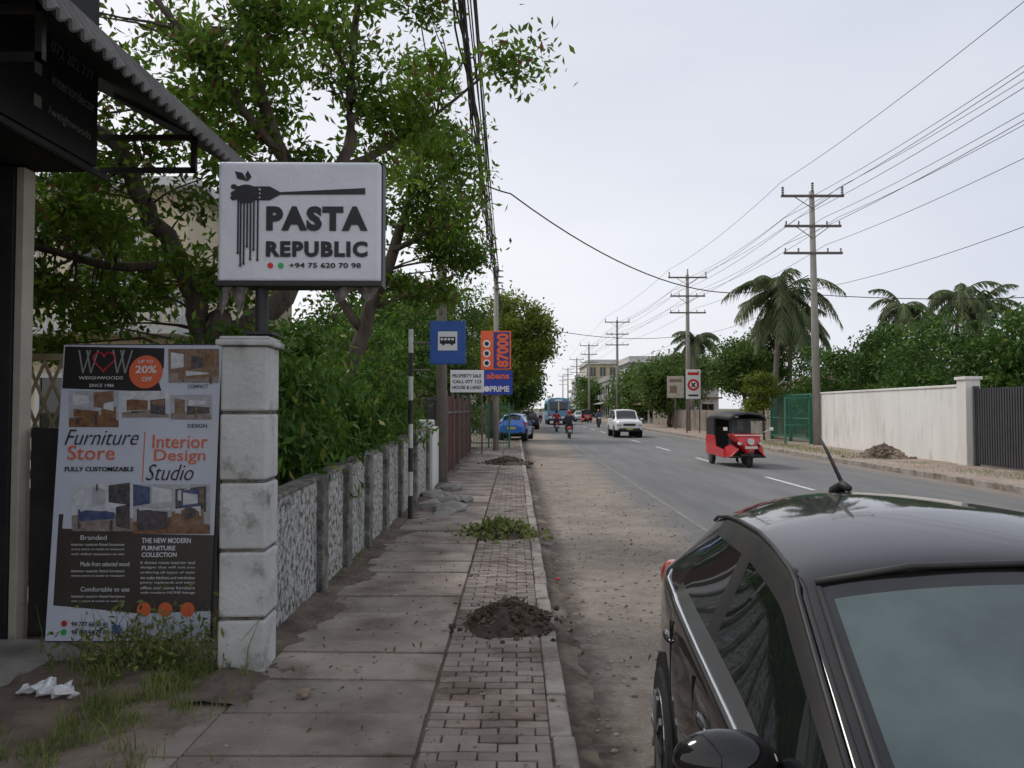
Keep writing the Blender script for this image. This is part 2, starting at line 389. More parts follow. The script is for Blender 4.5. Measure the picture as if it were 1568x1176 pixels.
mb.bx(-.57,.57,.06,.2,.85,.875); mb.bx(-.575,.575,-.004,.2,-.01,.03)
mb.obj('frame',black,s,bevel=.006)
mb=MB(); mb.cyl((-.28,.1,-.36),(-.28,.1,.02),.045,n=16); mb.box((-.28,.1,-.33),(.2,.2,.02)); mb.obj('post',black,s)
mb=MB()
def U(px): return -.56+(px-332)/250*1.12
def V(py): return .02+(430-py)/190*.84
yy=-.004
mb.poly([(U(398),yy,V(280)),(U(412),yy,V(280)),(U(428),yy,V(289)),(U(559),yy,V(282)),(U(559),yy,V(292)),(U(428),yy,V(293)),(U(412),yy,V(302)),(U(398),yy,V(302))])
for k in range(4): mb.rect(U(385),V(302-k*6.3),U(400),V(299-k*6.3),yy)
for k in range(16):
    mb.disc(U(355+random.uniform(0,44)),V(292+random.uniform(-13,13)),yy-.0003*k,.022,n=10,sz=.8)
mb.disc(U(376),V(292),yy-.006,.085,n=28,sz=.75)
for i,(xx,b) in enumerate(((363,385),(367,405),(372,402),(377,375),(382,395),(387,380),(393,396))): mb.rect(U(xx),V(b),U(xx+2.6),V(295),yy-.007); mb.disc(U(xx+1.3),V(b),yy-.0075,.009,n=10)
mb.poly([(U(378),yy,V(272)),(U(362),yy,V(268)),(U(358),yy,V(256)),(U(370),yy,V(259))]); mb.poly([(U(378),yy,V(272)),(U(374),yy,V(262)),(U(378),yy,V(255)),(U(384),yy,V(265))])
mb.obj('fork_logo',ink,s)
T('PASTA',s,U(407),V(350),U(563)-U(407),V(311)-V(350),-.006,ink,.0058,'lettering',0,1.16); T('REPUBLIC',s,U(407),V(391),U(563)-U(407),V(366)-V(391),-.006,ink,.0052,'lettering',0,1.16)
T('+94 75 620 70 98',s,U(443),V(408),U(553)-U(443),V(400)-V(408),-.006,ink,.002,'phone_number')
mb=MB(); mb.disc(U(414),V(404.5),-.005,.02); mb.obj('phone_icon',inkr,s); mb=MB(); mb.disc(U(430),V(404.5),-.005,.02); mb.obj('chat_icon',inkg,s)
mb=MB(); 
for x0,x1,dz in((-.56,-.36,.2),(.25,.56,.1)):
    n=8; v=[];f=[]
    for i in range(n+1):
        x=x0+(x1-x0)*i/n; d=dz*(.5+.5*math.sin(i*1.3))+.03; v+= [(x,.03+.02*math.sin(i*2),.03),(x+.01,.05+.03*math.cos(i*3),.02-d*.5),(x-.02,.08+.03*math.sin(i*3),.02-d)]
    for i in range(n): f+= [(3*i,3*i+3,3*i+4,3*i+1),(3*i+1,3*i+4,3*i+5,3*i+2)]
    mb.add(v,f)
mb.obj('loose_plastic',M('loose_plastic',(.3,.28,.26),(.12,.11,.1),14,.35),s,smooth=True)

# ---------------------------------------------------------------- furniture banner
b=E('advertising_banner',(-3.40,5.62,.07),rx=rad(-4.5))
bw=M('banner_white',(.64,.68,.77),(.56,.60,.70),1.2,.45,.3,3,dist=.03); bb=M('banner_black',(.015,.012,.011),None,rough=.45); bbr=M('banner_brown',(.045,.032,.028),(.06,.045,.04),4,.45)
org=M('banner_orange',(.75,.14,.05),None,rough=.45); bred=M('banner_red',(.5,.03,.05),None,rough=.45); wi=M('banner_white_ink',(.75,.75,.76),None,rough=.5)
bp_=[M('print_wall',(.52,.54,.58),(.36,.37,.39),16,.45),M('print_wood',(.30,.15,.065),(.12,.06,.03),24,.45),M('print_dark',(.03,.03,.04),(.12,.10,.10),30,.45),M('print_navy',(.03,.055,.15),(.1,.12,.22),20,.45),M('print_bright',(.72,.73,.75),(.5,.52,.56),18,.45),M('print_brown',(.17,.09,.055),(.30,.2,.13),25,.45),M('print_floor',(.36,.30,.26),(.2,.16,.14),22,.45)]
W_,H_=1.19,2.16
mb=MB(); mb.rect(0,0,W_,H_,0); mb.obj('sheet',bw,b)
mb=MB(); 
for x in(.0,W_): mb.cyl((x,.03,0),(x,.03,H_),.014,n=8)
mb.cyl((0,.03,0),(W_,.03,0),.014,n=8); mb.cyl((0,.03,H_),(W_,.03,H_),.014,n=8); mb.cyl((.1,.03,H_*.9),(.1,.5,0),.012,n=8); mb.cyl((W_-.1,.03,H_*.9),(W_-.1,.5,0),.012,n=8)
mb.obj('frame',black,b)
def bu(px,py): 
    t=(py-525)/455.; l=97-31*t; r=337-17*t; return (px-l)/(r-l)*W_
def bv(py): return (981-py)/456*H_
def R4(mb,px0,py0,px1,py1,y=-.003,mi=0):
    mb.poly([(bu(px0,py1),y,bv(py1)),(bu(px1,py1),y,bv(py1)),(bu(px1,py0),y,bv(py0)),(bu(px0,py0),y,bv(py0))],mi)
mb=MB(); mb.poly([(bu(px,py),-.003,bv(py)) for px,py in((99,527),(250,530),(249,560),(240,580),(246,600),(180,597),(94,594))],0)
mb.poly([(bu(px,py),-.003,bv(py)) for px,py in((88,790),(95,790),(93,812),(210,816),(215,820),(326,822),(322,936),(210,940),(150,934),(79,928))],1)
mb.obj('dark_panels',[bb,bbr],b)
mb=MB()
def room(x0,y0,x1,y1,items,wall=0,floor=6,hz=.68,lay=0):
    b0=-.004-.002*lay; w_=x1-x0; h_=y1-y0
    R4(mb,x0,y0,x1,y1,b0,wall)
    mb.poly([(bu(x0,y1),b0-.0003,bv(y1)),(bu(x1,y1),b0-.0003,bv(y1)),(bu(x1,y0+h_*(hz+.12)),b0-.0003,bv(y0+h_*(hz+.12))),(bu(x0+w_*.55,y0+h_*hz*.92),b0-.0003,bv(y0+h_*hz*.92)),(bu(x0,y0+h_*(hz+.06)),b0-.0003,bv(y0+h_*(hz+.06)))],floor)
    for k,(a,c,d,e_,m_) in enumerate(items):
        yb=b0-.0006-.0002*k; sk_=.06*h_*(1 if a<.5 else -1)
        mb.poly([(bu(x0+a*w_,y0+e_*h_),yb,bv(y0+e_*h_)),(bu(x0+d*w_,y0+e_*h_-sk_),yb,bv(y0+e_*h_-sk_)),(bu(x0+d*w_,y0+c*h_+sk_),yb,bv(y0+c*h_+sk_)),(bu(x0+a*w_,y0+c*h_),yb,bv(y0+c*h_))],m_)
room(256,531,333,585,[(.05,.1,.3,.6,4),(.2,.55,.95,.9,5),(.45,.2,.7,.6,2),(.72,.12,.9,.5,1),(.35,.65,.8,.8,4),(.28,.9,.34,1,2),(.8,.85,.86,1,2)],5,6)
room(104,598,180,655,[(.08,.08,.4,.4,4),(.5,.05,.9,.45,5),(.1,.5,.6,.72,1),(.15,.72,.2,.95,2),(.52,.72,.57,.95,2),(.65,.5,.95,.9,1),(.7,.35,.9,.5,4)],0,1,.7)
room(185,598,257,640,[(.1,.3,.55,.75,1),(.05,.1,.3,.35,4),(.6,.35,.92,.85,2),(.62,.38,.9,.5,5),(.2,.75,.5,.85,2)],4,6,.75)
room(259,604,322,643,[(.1,.15,.35,.8,5),(.4,.45,.95,.82,2),(.45,.2,.85,.45,4),(.6,.5,.65,.9,1)],0,6,.7)
room(108,742,202,816,[(.05,.1,.28,.55,4),(.32,.08,.55,.5,0),(.6,.05,.95,.4,2),(.1,.55,.7,.8,3),(.14,.5,.3,.6,4),(.35,.48,.5,.58,4),(.72,.5,.95,.9,2),(.1,.8,.15,.98,2),(.62,.8,.67,.98,2),(.4,.0,.43,.2,2)],4,6,.62)
room(202,744,320,820,[(.0,.0,.22,.45,3),(.25,.05,.5,.4,4),(.55,.1,.95,.5,2),(.58,.13,.74,.32,4),(.77,.13,.92,.32,5),(.05,.5,.45,.95,2),(.08,.46,.48,.53,4),(.5,.55,.92,.85,5),(.55,.5,.88,.58,4)],0,1,.7)
room(276,752,304,800,[(.1,.1,.9,.5,4),(.2,.55,.8,.95,2)],3,1,.6,1)
mb.obj('photos',bp_,b)
mb=MB(); mb.disc(bu(222,568),bv(568),-.009,.125)
for px in(219,252,286): mb.disc(bu(px,934),bv(934),-.005,.052)
mb.obj('orange_badges',org,b)
mb=MB()
for px in(130,182):
    for dx in(-12,0,): 
        x=bu(px+dx,550); mb.poly([(x,-.0055,bv(533)),(x+.014,-.0055,bv(533)),(x+.05,-.0055,bv(570)),(x+.04,-.0055,bv(570))]); mb.poly([(x+.085,-.0056,bv(533)),(x+.097,-.0056,bv(533)),(x+.05,-.0056,bv(570)),(x+.04,-.0056,bv(570))])
mb.obj('logo_strokes',M('logo_grey',(.3,.3,.3),None,rough=.5),b)
mb=MB(); hp=[]
for i in range(30):
    t=2*math.pi*i/30; hp.append((bu(158,550)+.0042*16*math.sin(t)**3*1.2,-.006,bv(550)+.0052*(13*math.cos(t)-5*math.cos(2*t)-2*math.cos(3*t)-math.cos(4*t))))
for i in range(30): 
    a=Vector(hp[i]);c=Vector(hp[(i+1)%30]); mb.cyl(a,c,.006,n=5)
mb.disc(bu(96,955),bv(955),-.005,.022); mb.obj('heart_logo',bred,b)
mb=MB(); mb.disc(bu(95,968),bv(968),-.005,.022); mb.obj('chat_icon',inkg,b)
mb=MB(); R4(mb,170,957,183,970,-.005); mb.obj('blue_icon',M('icon_blue',(.03,.12,.5),None,rough=.5),b)
def BT(t,px0,py0,px1,py1,m,bold=0,sh=0): 
    T(t,b,bu(px0,py1),bv(py1),(px1-px0)*.00472,(py1-py0)*.00474,-.0115,m,bold,'lettering',sh)
BT('20%',206,558,240,570,wi,.002); BT('UP TO',211,549,234,554,wi,.001);BT('OFF',216,576,232,583,wi,.001)
BT('WEIGHWOODS',120,575,190,580,wi,.0);BT('SINCE 1986',136,587,175,592,wi,.0)
BT('COMPACT',286,588,318,594,ink,.0);BT('DESIGN',286,650,316,656,ink,.0)
BT('Furniture',98,659,214,683,ink,-.001,.35); BT('Store',102,684,176,706,org,.0); BT('Interior',232,667,318,688,org,.0);BT('Design',234,690,314,713,org,.0);BT('Studio',222,713,296,738,ink,-.001,.35)
BT('FULLY CUSTOMIZABLE',98,717,206,724,ink,.002)
for i,t in enumerate(('Branded','Made from selected wood','Comfortable to use')):
    yy=[826,866,904][i]; BT(t,122,yy-4,122+min(len(t),13)*5.8,yy+3,wi,.0)
    for k in range(3 if i==0 else 2): BT(['interior custom fitted furniture','every piece is made to measure','with skilled carpenters on site'][k],108,yy+8+k*7.5,190,yy+12+k*7.5,wi,0)
BT('THE NEW MODERN',216,826,292,834,wi,.002);BT('FURNITURE',216,838,268,845,wi,.002);BT('COLLECTION',216,848,270,855,wi,.002)
for k in range(7): BT(['it shows room interior and','designs that will suit you','ordering all types of style','we make kitchens and wardrobes','pantry cupboards and tables','office and home furniture','with modern HOME fittings'][k],214,861+k*7.6,298,865.5+k*7.6,wi,0)
BT('94 777 66 90 61',108,952,163,959,ink,.001);BT('94 750 64 79 01',108,964,163,971,ink,.001)
mb=MB(); mb.bx(bu(218,700)-.002,bu(218,700)+.004,-.006,-.004,bv(740),bv(662)); mb.obj('divider',org,b)
mb=MB(); mb.bx(-3.74,-3.46,5.95,6.0,0,1.6); mb.obj('black_board',black,bevel=.01)

# ---------------------------------------------------------------- shop building at left
s=E('shop_building')
mb=MB(); mb.bx(-3.83,-3.77,5.86,6.0,-.05,3.6); mb.obj('column',M('beige_render',(.50,.46,.38),(.42,.38,.31),3,.85,.2,20),s,bevel=.006)
mb=MB(); mb.bx(-4.15,-3.99,2.6,5.98,.1,3.7); mb.bx(-9,-4.0,6.11,6.35,-.05,6); mb.bx(-9,-3.99,1.5,6.1,5.2,5.3); mb.bx(-4.3,-3.835,5.83,5.97,0,3.6); mb.obj('shutters',black,s)
mb=MB(); 
for i in range(30): mb.bx(-3.985,-3.965,2.6,5.82,.15+i*.115,.24+i*.115)
mb.obj('shutter_slats',M('shutter',(.02,.02,.021),None,rough=.45),s,bevel=.01)
mb=MB(); mb.bx(-3.42,-3.32,1.2,6.06,3.66,5.2); mb.obj('signboard',M('sign_black',(.014,.014,.015),None,rough=.6),s,bevel=.01)
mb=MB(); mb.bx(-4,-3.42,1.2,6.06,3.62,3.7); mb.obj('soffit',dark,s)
gt=M('sign_grey_ink',(.24,.24,.24),None,rough=.6)
for t,z,y1,w_ in (('072 202 777',4.30,5.97,.55),('interiordecor',4.07,5.99,.55),('/weighwoods',3.84,5.95,.55)):
    o=T(t,s,0,0,w_,.085,0,gt,.0,'lettering'); o.rotation_euler=(rad(90),0,rad(90)); o.location=(-3.315,y1-w_,z)
mb=MB(); 
for z in (4.30,4.07,3.84): mb.bx(-3.318,-3.314,5.24,5.32,z,z+.08)
mb.obj('icons',gt,s)
mb=MB(); mb.bx(-6,-3.35,1.5,5.7,-.1,.06); mb.prism([(-3.35,1.5,-.1),(-2.95,1.5,-.1),(-3.35,1.5,.06)],(0,4.2,0)); mb.obj('entrance_step',conc,s,bevel=.01)
tile=M('grey_tiles',(.10,.095,.09),(.19,.18,.17),4,.8,.4,20,c3=(.06,.055,.05),s3=2)
mb=MB(); n=320; v=[];f=[]
for i in range(n+1):
    yy=1.2+6.3*i/n; c=.018*math.sin(i*2*math.pi/6)
    for (xx,zz) in((-2.46,3.88),(-2.60,4.10),(-2.95,4.42),(-5,5.6)): v.append((xx+c*.7,yy,zz+c))
for i in range(n):
    for k in range(3): a=4*i+k; f.append((a,a+4,a+5,a+1))
mb.add(v,f); o=mb.obj('canopy_tiles',tile,s); sd=o.modifiers.new('s','SOLIDIFY'); sd.thickness=.02
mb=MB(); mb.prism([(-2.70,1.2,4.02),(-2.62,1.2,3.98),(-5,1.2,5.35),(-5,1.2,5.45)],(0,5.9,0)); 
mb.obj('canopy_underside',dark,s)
mb=MB()
for yy in(4.2,6.25):
    mb.bx(-3.4,-2.62,yy,yy+.04,3.95,3.99); mb.bx(-3.4,-2.62,yy,yy+.04,3.68,3.72); mb.bx(-2.66,-2.62,yy,yy+.04,3.68,3.99); mb.prism([(-3.3,yy,4.3),(-2.66,yy,3.99),(-2.66,yy,4.03),(-3.3,yy,4.35)],(0,.04,0))
mb.bx(-3.36,-3.32,1.5,6.25,3.60,3.64)
mb.obj('bracket',black,s)

# ---------------------------------------------------------------- cream house
h=E('cream_house'); cream=M('cream_render',(.66,.57,.40),(.58,.50,.35),1.5,.85,.15,15,c3=(.40,.36,.28),s3=1.5,lo3=.6,hi3=.85)
trim=M('white_trim',(.70,.70,.68),(.60,.60,.58),3,.8)
mb=MB(); mb.bx(-14,-6.1,14,22,-.1,3.05); mb.bx(-14,-6.4,15,22,3.2,6.0); mb.obj('walls',cream,h,bevel=.02)
mb=MB(); mb.bx(-14,-5.9,13.4,22.2,3.051,3.199); mb.bx(-14.2,-6.1,14.6,22.3,6.001,6.18)
for i in range(46):
    x=-14+i*.18
    mb.tube([(x,13.5,3.2),(x,13.5,3.35),(x,13.5,3.5),(x,13.5,3.75)],[.035,.055,.03,.04],8)
for i in range(8):
    yy=13.6+i*.18; mb.tube([(-6,yy,3.2),(-6,yy,3.35),(-6,yy,3.5),(-6,yy,3.75)],[.035,.055,.03,.04],8)
mb.bx(-14,-5.94,13.44,13.56,3.75,3.83); mb.bx(-6.06,-5.94,13.56,15,3.751,3.829); mb.obj('balustrade',trim,h)
mb=MB(); 
for x in(-12.5,-10,-8.0): mb.bx(x-.6,x+.6,14.95,14.99,4.2,5.4); mb.bx(x-.6,x+.6,13.94,13.99,1.0,2.3)
mb.obj('windows',glassd,h)
mb=MB()
for x in(-12.5,-10,-8.0):
    for yb,z0,z1 in((14.93,4.2,5.4),(13.92,1.,2.3)):
        mb.bx(x-.68,x-.6,yb-.02,yb+.05,z0-.08,z1+.08); mb.bx(x+.6,x+.68,yb-.02,yb+.05,z0-.08,z1+.08); mb.bx(x-.6,x+.6,yb-.02,yb+.05,z1,z1+.08); mb.bx(x-.6,x+.6,yb-.02,yb+.05,z0-.08,z0); mb.bx(x-.03,x+.03,yb-.01,yb+.03,z0,z1)
mb.obj('window_frames',trim,h)
mb=MB()
for i in range(12):
    x=-4.9+i*.16; mb.cyl((x,7.2,1.0),(x+.5,7.2,2.2),.015,n=6); mb.cyl((x+.5,7.21,1.0),(x,7.21,2.2),.015,n=6)
mb.bx(-5,-2.6,7.19,7.24,2.2,2.26); mb.bx(-5,-2.6,7.19,7.24,.1,1.0); mb.obj('lattice_gate',M('lattice_tan',(.42,.34,.2),(.3,.23,.13),5,.7))

# ---------------------------------------------------------------- trees at left
D=8.6
tree('broadleaf_tree',[
 ([(-3.5,D,-.1),(-3.48,D,1.2),(-3.45,D,2.2),(-3.3,D,2.75)],[.2,.17,.16,.14]),
 ([(-3.45,D,2.1),(-3.55,D,2.8),(-3.8,D+.1,3.4),(-4.15,D,4.0),(-4.5,D,4.7),(-5.1,D,5.1),(-5.9,D,5.6)],[.13,.12,.11,.1,.085,.06,.03]),
 ([(-3.8,D+.1,3.4),(-4.4,D-.2,3.3),(-5.2,D-.3,3.5),(-5.9,D-.5,3.6)],[.06,.05,.04,.02]),
 ([(-3.4,D,2.5),(-2.75,D,2.85),(-2.4,D,3.5),(-2.55,D,4.3),(-2.75,D,4.9),(-3.05,D,6.0),(-3.2,D,7.4)],[.13,.12,.11,.09,.075,.05,.02]),
 ([(-2.4,D,3.5),(-2.05,D+.2,4.3),(-1.92,D+.2,4.9),(-1.9,D+.2,5.8),(-1.7,D,7.2)],[.09,.08,.07,.05,.02]),
 ([(-2.0,D+.2,4.5),(-1.5,D+.8,5.0),(-1.2,D+1.4,5.7),(-.9,D+1.4,6.3)],[.055,.045,.03,.015]),
 ([(-2.6,D,4.5),(-3.2,D-.5,5.3),(-3.8,D-.8,6.1),(-4.3,D-1,7)],[.055,.045,.03,.015]),
 ([(-1.5,D+.8,5.0),(-.8,D+1,5.6),(-.1,D+.6,6.0)],[.03,.02,.01])],
 [((-4.5,D,3.7),(1.3,1.2,.95),46),((-5.3,D,2.8),(1.0,1.,.7),22),((-4.4,D,5.3),(1.4,1.3,.9),32),((-3.2,D,6.1),(1.1,1.2,.8),17),((-2.4,D,5.7),(.9,1.1,.9),13),((-1.6,D+.3,6.0),(.8,1.0,.7),14),
  ((-1.5,D+1,5.2),(.55,.8,.8),13),((-3,D,7.4),(2.4,1.8,.8),12),((-.05,D+.6,5.95),(.22,.25,.22),4),((-2.9,D,4.5),(.7,1,.5),9),((-3.2,D+.2,3.2),(.6,.7,.4),6),((-6.5,D,4.8),(1.2,1.2,1.5),22),((-.9,D+.8,6.9),(.6,.8,.5),4)],
 .12,150,.185,L1,bark,.018)
D2=12.5
tree('broadleaf_tree',[
 ([(-2.9,D2,0),(-2.8,D2,1.6),(-2.5,D2,3),(-2.0,D2,4.3),(-1.6,D2,5.6),(-1.4,D2,7)],[.16,.14,.12,.09,.06,.02]),
 ([(-2.5,D2,3),(-3.2,D2,4.2),(-3.6,D2+.4,5.4)],[.08,.06,.02]),([(-2.0,D2,4.3),(-1.3,D2-.4,4.6),(-.9,D2-.4,5.0)],[.05,.04,.02])],
 [((-1.3,D2,5.4),(.68,1.0,1.1),27),((-1.15,D2,4.4),(.55,.9,.6),17),((-1.7,D2+.5,6.9),(.8,1,.8),10),((-2.9,D2,5.0),(.9,1,.8),10),((-1.6,D2+.3,3.6),(.5,.7,.35),7)],.125,160,.2,L1,bark,.018)
e=E('shrub_mass')
cl=clumps([((-2.9,8.0,1.6),(.75,1.2,1.0),60),((-3.1,10.5,1.7),(1.1,1.9,1.25),95),((-2.9,14.5,1.8),(1.0,2.6,1.6),85),((-2.35,8.6,1.35),(.35,1.2,.7),26),((-2.3,12.5,1.7),(.4,3.0,.8),36)])
leafmesh('leaves',leaves_at(cl,140,.19),.15,L2,e,down=1.1,wid=.33)
mb=MB()
for c in cl[::3]: mb.tube([(c[0]+random.gauss(0,.2)-.2,c[1]+random.gauss(0,.2),-.05),(c[0],c[1],c[2]*.6),tuple(c)],[.02,.014,.005],5)
mb.obj('stems',bark,e)
tree('mango_tree',[([(-4.2,23,0),(-4.2,23,3),(-4,23,5)],[.3,.25,.1])],[((-4.3,22.5,3.8),(1.9,3,2.1),64)],.2,180,.38,L2,bark,.03)

# ---------------------------------------------------------------- mid distance left
tree('round_tree',[([(-1.6,46,0),(-1.5,46,2.5),(-.6,46,5)],[.25,.2,.1]),([(-1.5,46,2.5),(-2.6,46,5)],[.15,.08])],[((-.3,46,5.9),(2.5,2.4,2.6),120),((-1.4,44,4.2),(1.8,1.6,1.5),40)],.26,170,.42,L4,bark,.03)
tree('mango_tree',[([(-4.6,36,0),(-4.5,36,3),(-4,36,5)],[.25,.2,.1])],[((-4,36,5.6),(2.6,2.5,2.3),90),((-3.0,34,3.2),(1.3,1.6,1.2),30)],.22,180,.4,L3,bark,.03)
tree('mango_tree',[([(-1.4,62,0),(-1.2,62,2.5),(-.6,62,5)],[.25,.2,.1])],[((-.4,62,4.8),(2.4,3,2.6),80),((.3,75,4),(2.0,5,2.3),60)],.34,140,.5,L7,bark,.03)
e=E('distant_trees')
cl=clumps([((-6+shift(d)*.8+random.uniform(-2,3.5),d,3.2),(4.2,9,3.1),46) for d in(70,90,112,140,170,210,260,320)]+[((17+shift(d)+random.uniform(-1,4),d,3.2),(3.8,8,random.uniform(2.8,4.4)),46) for d in(96,122,150,200,240,300)]+[((14.6,92,3.6),(1.6,5,3.0),44),((15.2,101,3.4),(2.4,3,3.2),44),((13.8,146,4.2),(2.2,5,3.8),44),((8,420,3),(50,20,5),130)])
leafmesh('leaves',leaves_at(cl,95,.75),.58,L3,e)
e=E('hedge_bush'); cl=clumps([((-2.9,33.5,1.2),(1.5,2,1.1),40),((-1.6,54,1.2),(1.4,4,1.1),40)]); leafmesh('leaves',leaves_at(cl,120,.25),.16,L3,e)
greenp=M('green_paint',(.03,.16,.10),(.05,.2,.13),3,.5)
e=E('green_fence'); mb=MB()
for i in range(14): mb.cyl((-2.1+i*.13,34,0),(-2.1+i*.13,34,1.85),.012,n=6)
mb.bx(-2.15,-.35,33.98,34.02,1.8,1.85); mb.bx(-2.15,-.35,33.98,34.02,.2,.25)
for x in(-2.15,-1.2,-.3): mb.bx(x-.04,x+.04,33.95,34.05,0,2)
for i in range(40): mb.cyl((-.3,34+i*.14,0),(-.3,34+i*.14,1.7),.012,n=5)
mb.bx(-.32,-.28,34,39.6,1.65,1.7); mb.obj('bars',greenp,e)

def building(name,x0,x1,y0,y1,floors,fh,wall,trimm,side=-1,roof='flat',base=0,shop=True,nw=3):
    e=E(name); h=floors*fh; mb=MB(); mb.bx(x0,x1,y0,y1,base-.2,base+h); mb.obj('walls',wall,e,bevel=.03)
    t=MB(); g=MB(); fx=x0 if side<0 else x1
    for k in range(1,floors+1): 
        t.bx(x0-.35,x1+.35,y0-.35,y1+.35,base+k*fh-.12,base+k*fh+.05)
    if roof=='flat': t.bx(x0-.1,x1+.1,y0-.1,y0+.1,base+h+.05,base+h+.8); t.bx(fx-.1,fx+.1,y0+.1,y1,base+h+.05,base+h+.8)
    else:
        r=MB(); r.prism([(x0-.5,y0-.5,base+h+.06),(x1+.5,y0-.5,base+h+.06),((x0+x1)/2,y0-.5,base+h+1.6)],(0,y1-y0+1,0)); r.obj('roof',roof,e)
    for k in range(floors):
        zz=base+k*fh
        for i in range(nw):
            c=x0+(x1-x0)*(i+.5)/nw; hw=(x1-x0)/nw*.28
            g.bx(c-hw,c+hw,y0-.03,y0+.02,zz+1.0,zz+fh-.7); t.bx(c-hw-.1,c+hw+.1,y0-.14,y0-.002,zz+.88,zz+.99); t.bx(c-.04,c+.04,y0-.05,y0-.031,zz+1,zz+fh-.7)
        nn=max(2,int((y1-y0)/3))
        for i in range(nn):
            c=y0+(y1-y0)*(i+.5)/nn; hw=(y1-y0)/nn*.32; z0=zz+(.1 if (k==0 and shop) else 1.0)
            g.bx(fx-.03,fx+.03,c-hw,c+hw,z0,zz+fh-.7)
            if k>0 and i%2==0: t.bx(fx-1.0 if side<0 else fx,fx if side<0 else fx+1.0,c-hw,c+hw,zz+.05,zz+.85)
    if shop: t.prism([(fx,y0,base+fh-.25),(fx,y0,base+fh-.35),(fx+side*1.4,y0,base+fh-.8),(fx+side*1.4,y0,base+fh-.7)],(0,y1-y0,0))
    t.obj('slabs_and_sills',trimm,e,bevel=.01); g.obj('windows',glassd,e)
    return e
yel=M('yellow_render',(.50,.43,.27),(.42,.36,.24),1,.85); gry=M('grey_render',(.36,.35,.33),(.27,.26,.245),1,.9); wht=M('white_render',(.6,.6,.57),(.48,.47,.44),1,.9); brn=M('brown_render',(.25,.17,.12),(.2,.14,.1),1,.9); roofr=M('clay_roof',(.2,.09,.06),(.13,.07,.05),2,.9); asb=M('asbestos_roof',(.25,.24,.23),(.17,.165,.16),2,.9)
building('yellow_apartment_building',14.2,20,152,172,3,3.5,yel,wht)
building('concrete_building',15.6,21.5,106,118,3,2.7,gry,wht)
building('shop_house',15,22,84,98,2,2.9,wht,brn,roof=asb)
building('shop_house',15.5,21,128,144,2,3.2,wht,gry)
building('shop_house',15.8,23,180,205,3,3.2,wht,gry)
building('shop_house',18,24,215,250,3,3.3,gry,wht)
building('shop_house',-9.5,-2.9,56,68,1,3.2,wht,brn,side=1,roof=roofr)
building('shop_house',-10,-2.5,80,94,1,3.2,yel,brn,side=1,roof=asb)
building('shop_house',-10,-1.9,105,125,2,3.1,wht,gry,side=1)
building('shop_house',-9,-.8,140,165,2,3.2,gry,wht,side=1)
building('small_house',-9,-4.3,26,32,1,3.0,wht,brn,side=1,roof=asb,shop=False)
building('bungalow',19,27,52,62,1,2.6,brn,wht,roof=roofr,shop=False)

# ---------------------------------------------------------------- right side walls, gate
e=E('boundary_wall'); mb=MB()
mb.prism([(14.0,24.2,-.05),(14.18,24.2,-.05),(14.18,24.2,2.42),(14.0,24.2,2.42)],(.45,12.6,0)); mb.obj('wall',whitew,e,bevel=.015)
mb=MB(); mb.prism([(13.96,24.2,2.421),(14.22,24.2,2.421),(14.22,24.2,2.5),(13.96,24.2,2.5)],(.45,12.6,0)); mb.bx(13.75,14.2,23.7,24.2,-.05,2.62); mb.bx(13.7,14.25,23.65,24.25,2.621,2.72); mb.bx(14.35,14.75,36.8,37.2,-.05,2.5); mb.obj('coping_and_pillars',whitew,e,bevel=.015)
e=E('metal_gate'); mb=MB(); gm=M('gate_grey',(.045,.045,.05),(.06,.06,.065),3,.5)
for i in range(60): mb.bx(13.93,13.96,16.6+i*.118,16.67+i*.118,.08,2.35)
for z in(.1,1.2,2.3): mb.bx(13.965,14.0,16.5,23.64,z-.04,z+.04)
mb.bx(14.01,14.03,16.5,23.6,.08,2.3); 
for yy in(16.55,20.1,23.55): mb.bx(13.9,14.05,yy-.05,yy+.05,0,2.42)
mb.obj('bars',gm,e)
mb=MB(); mb.bx(13.75,14.2,15.9,16.4,-.05,2.65); mb.bx(14,14.2,2,15.9,-.05,2.4); mb.obj('boundary_wall.001',whitew,bevel=.02)
e=E('green_gate'); mb=MB()
for yy in(38,41.0,44): mb.bx(14.45,14.6,yy-.06,yy+.06,0,2.5)
mb.bx(14.5,14.55,38,44,2.4,2.48); mb.bx(14.5,14.55,38,44,.2,.28); mb.bx(14.5,14.55,38,44,1.2,1.26)
for i in range(44): mb.cyl((14.52,38+i*.136,.2),(14.52,38+i*.136,2.4),.014,n=5)
for x in(13.2,14.4): mb.bx(x-.04,x+.04,37.96,38.04,0,2.3)
mb.bx(13.2,14.4,37.97,38.03,2.22,2.3); mb.bx(13.2,14.4,37.97,38.03,.9,.96)
mb.obj('bars',greenp,e)
mb=MB(); mb.bx(14.5,14.7,44.2,82,-.05,1.6); mb.obj('boundary_wall.002',M('old_wall',(.3,.26,.22),(.2,.17,.14),1.5,.9),bevel=.02)

e=E('hedge_mass'); cl=clumps([((18.0,31,3.2),(2.4,5,2.5),115),((22,27,3.6),(5,4,2.9),160),((29,30,4.0),(5,5,3.4),75),((19.5,38,3.4),(3.2,3,2.6),85),((16.2,30,2.5),(.7,5.0,.7),48),((17.6,43.5,2.9),(2.2,2.6,2.5),75),((22,46,3.6),(3,3,2.8),60)])
leafmesh('leaves',leaves_at(cl,160,.40),.24,L7,e,down=.5)
mb=MB(); 
for c in cl[::8]: mb.tube([(c[0],c[1],-.05),(c[0]+.1,c[1],c[2]*.5),tuple(c)],[.09,.06,.02],6)
mb.obj('stems',bark,e)
tree('street_tree',[([(15.5,52,0),(15.4,52,2),(15,52,4)],[.2,.15,.08])],[((15.2,52,4.4),(2.0,2,1.8),70),((17.5,55,4.6),(2.4,2.5,2.5),60)],.28,150,.42,L3,bark,.03)
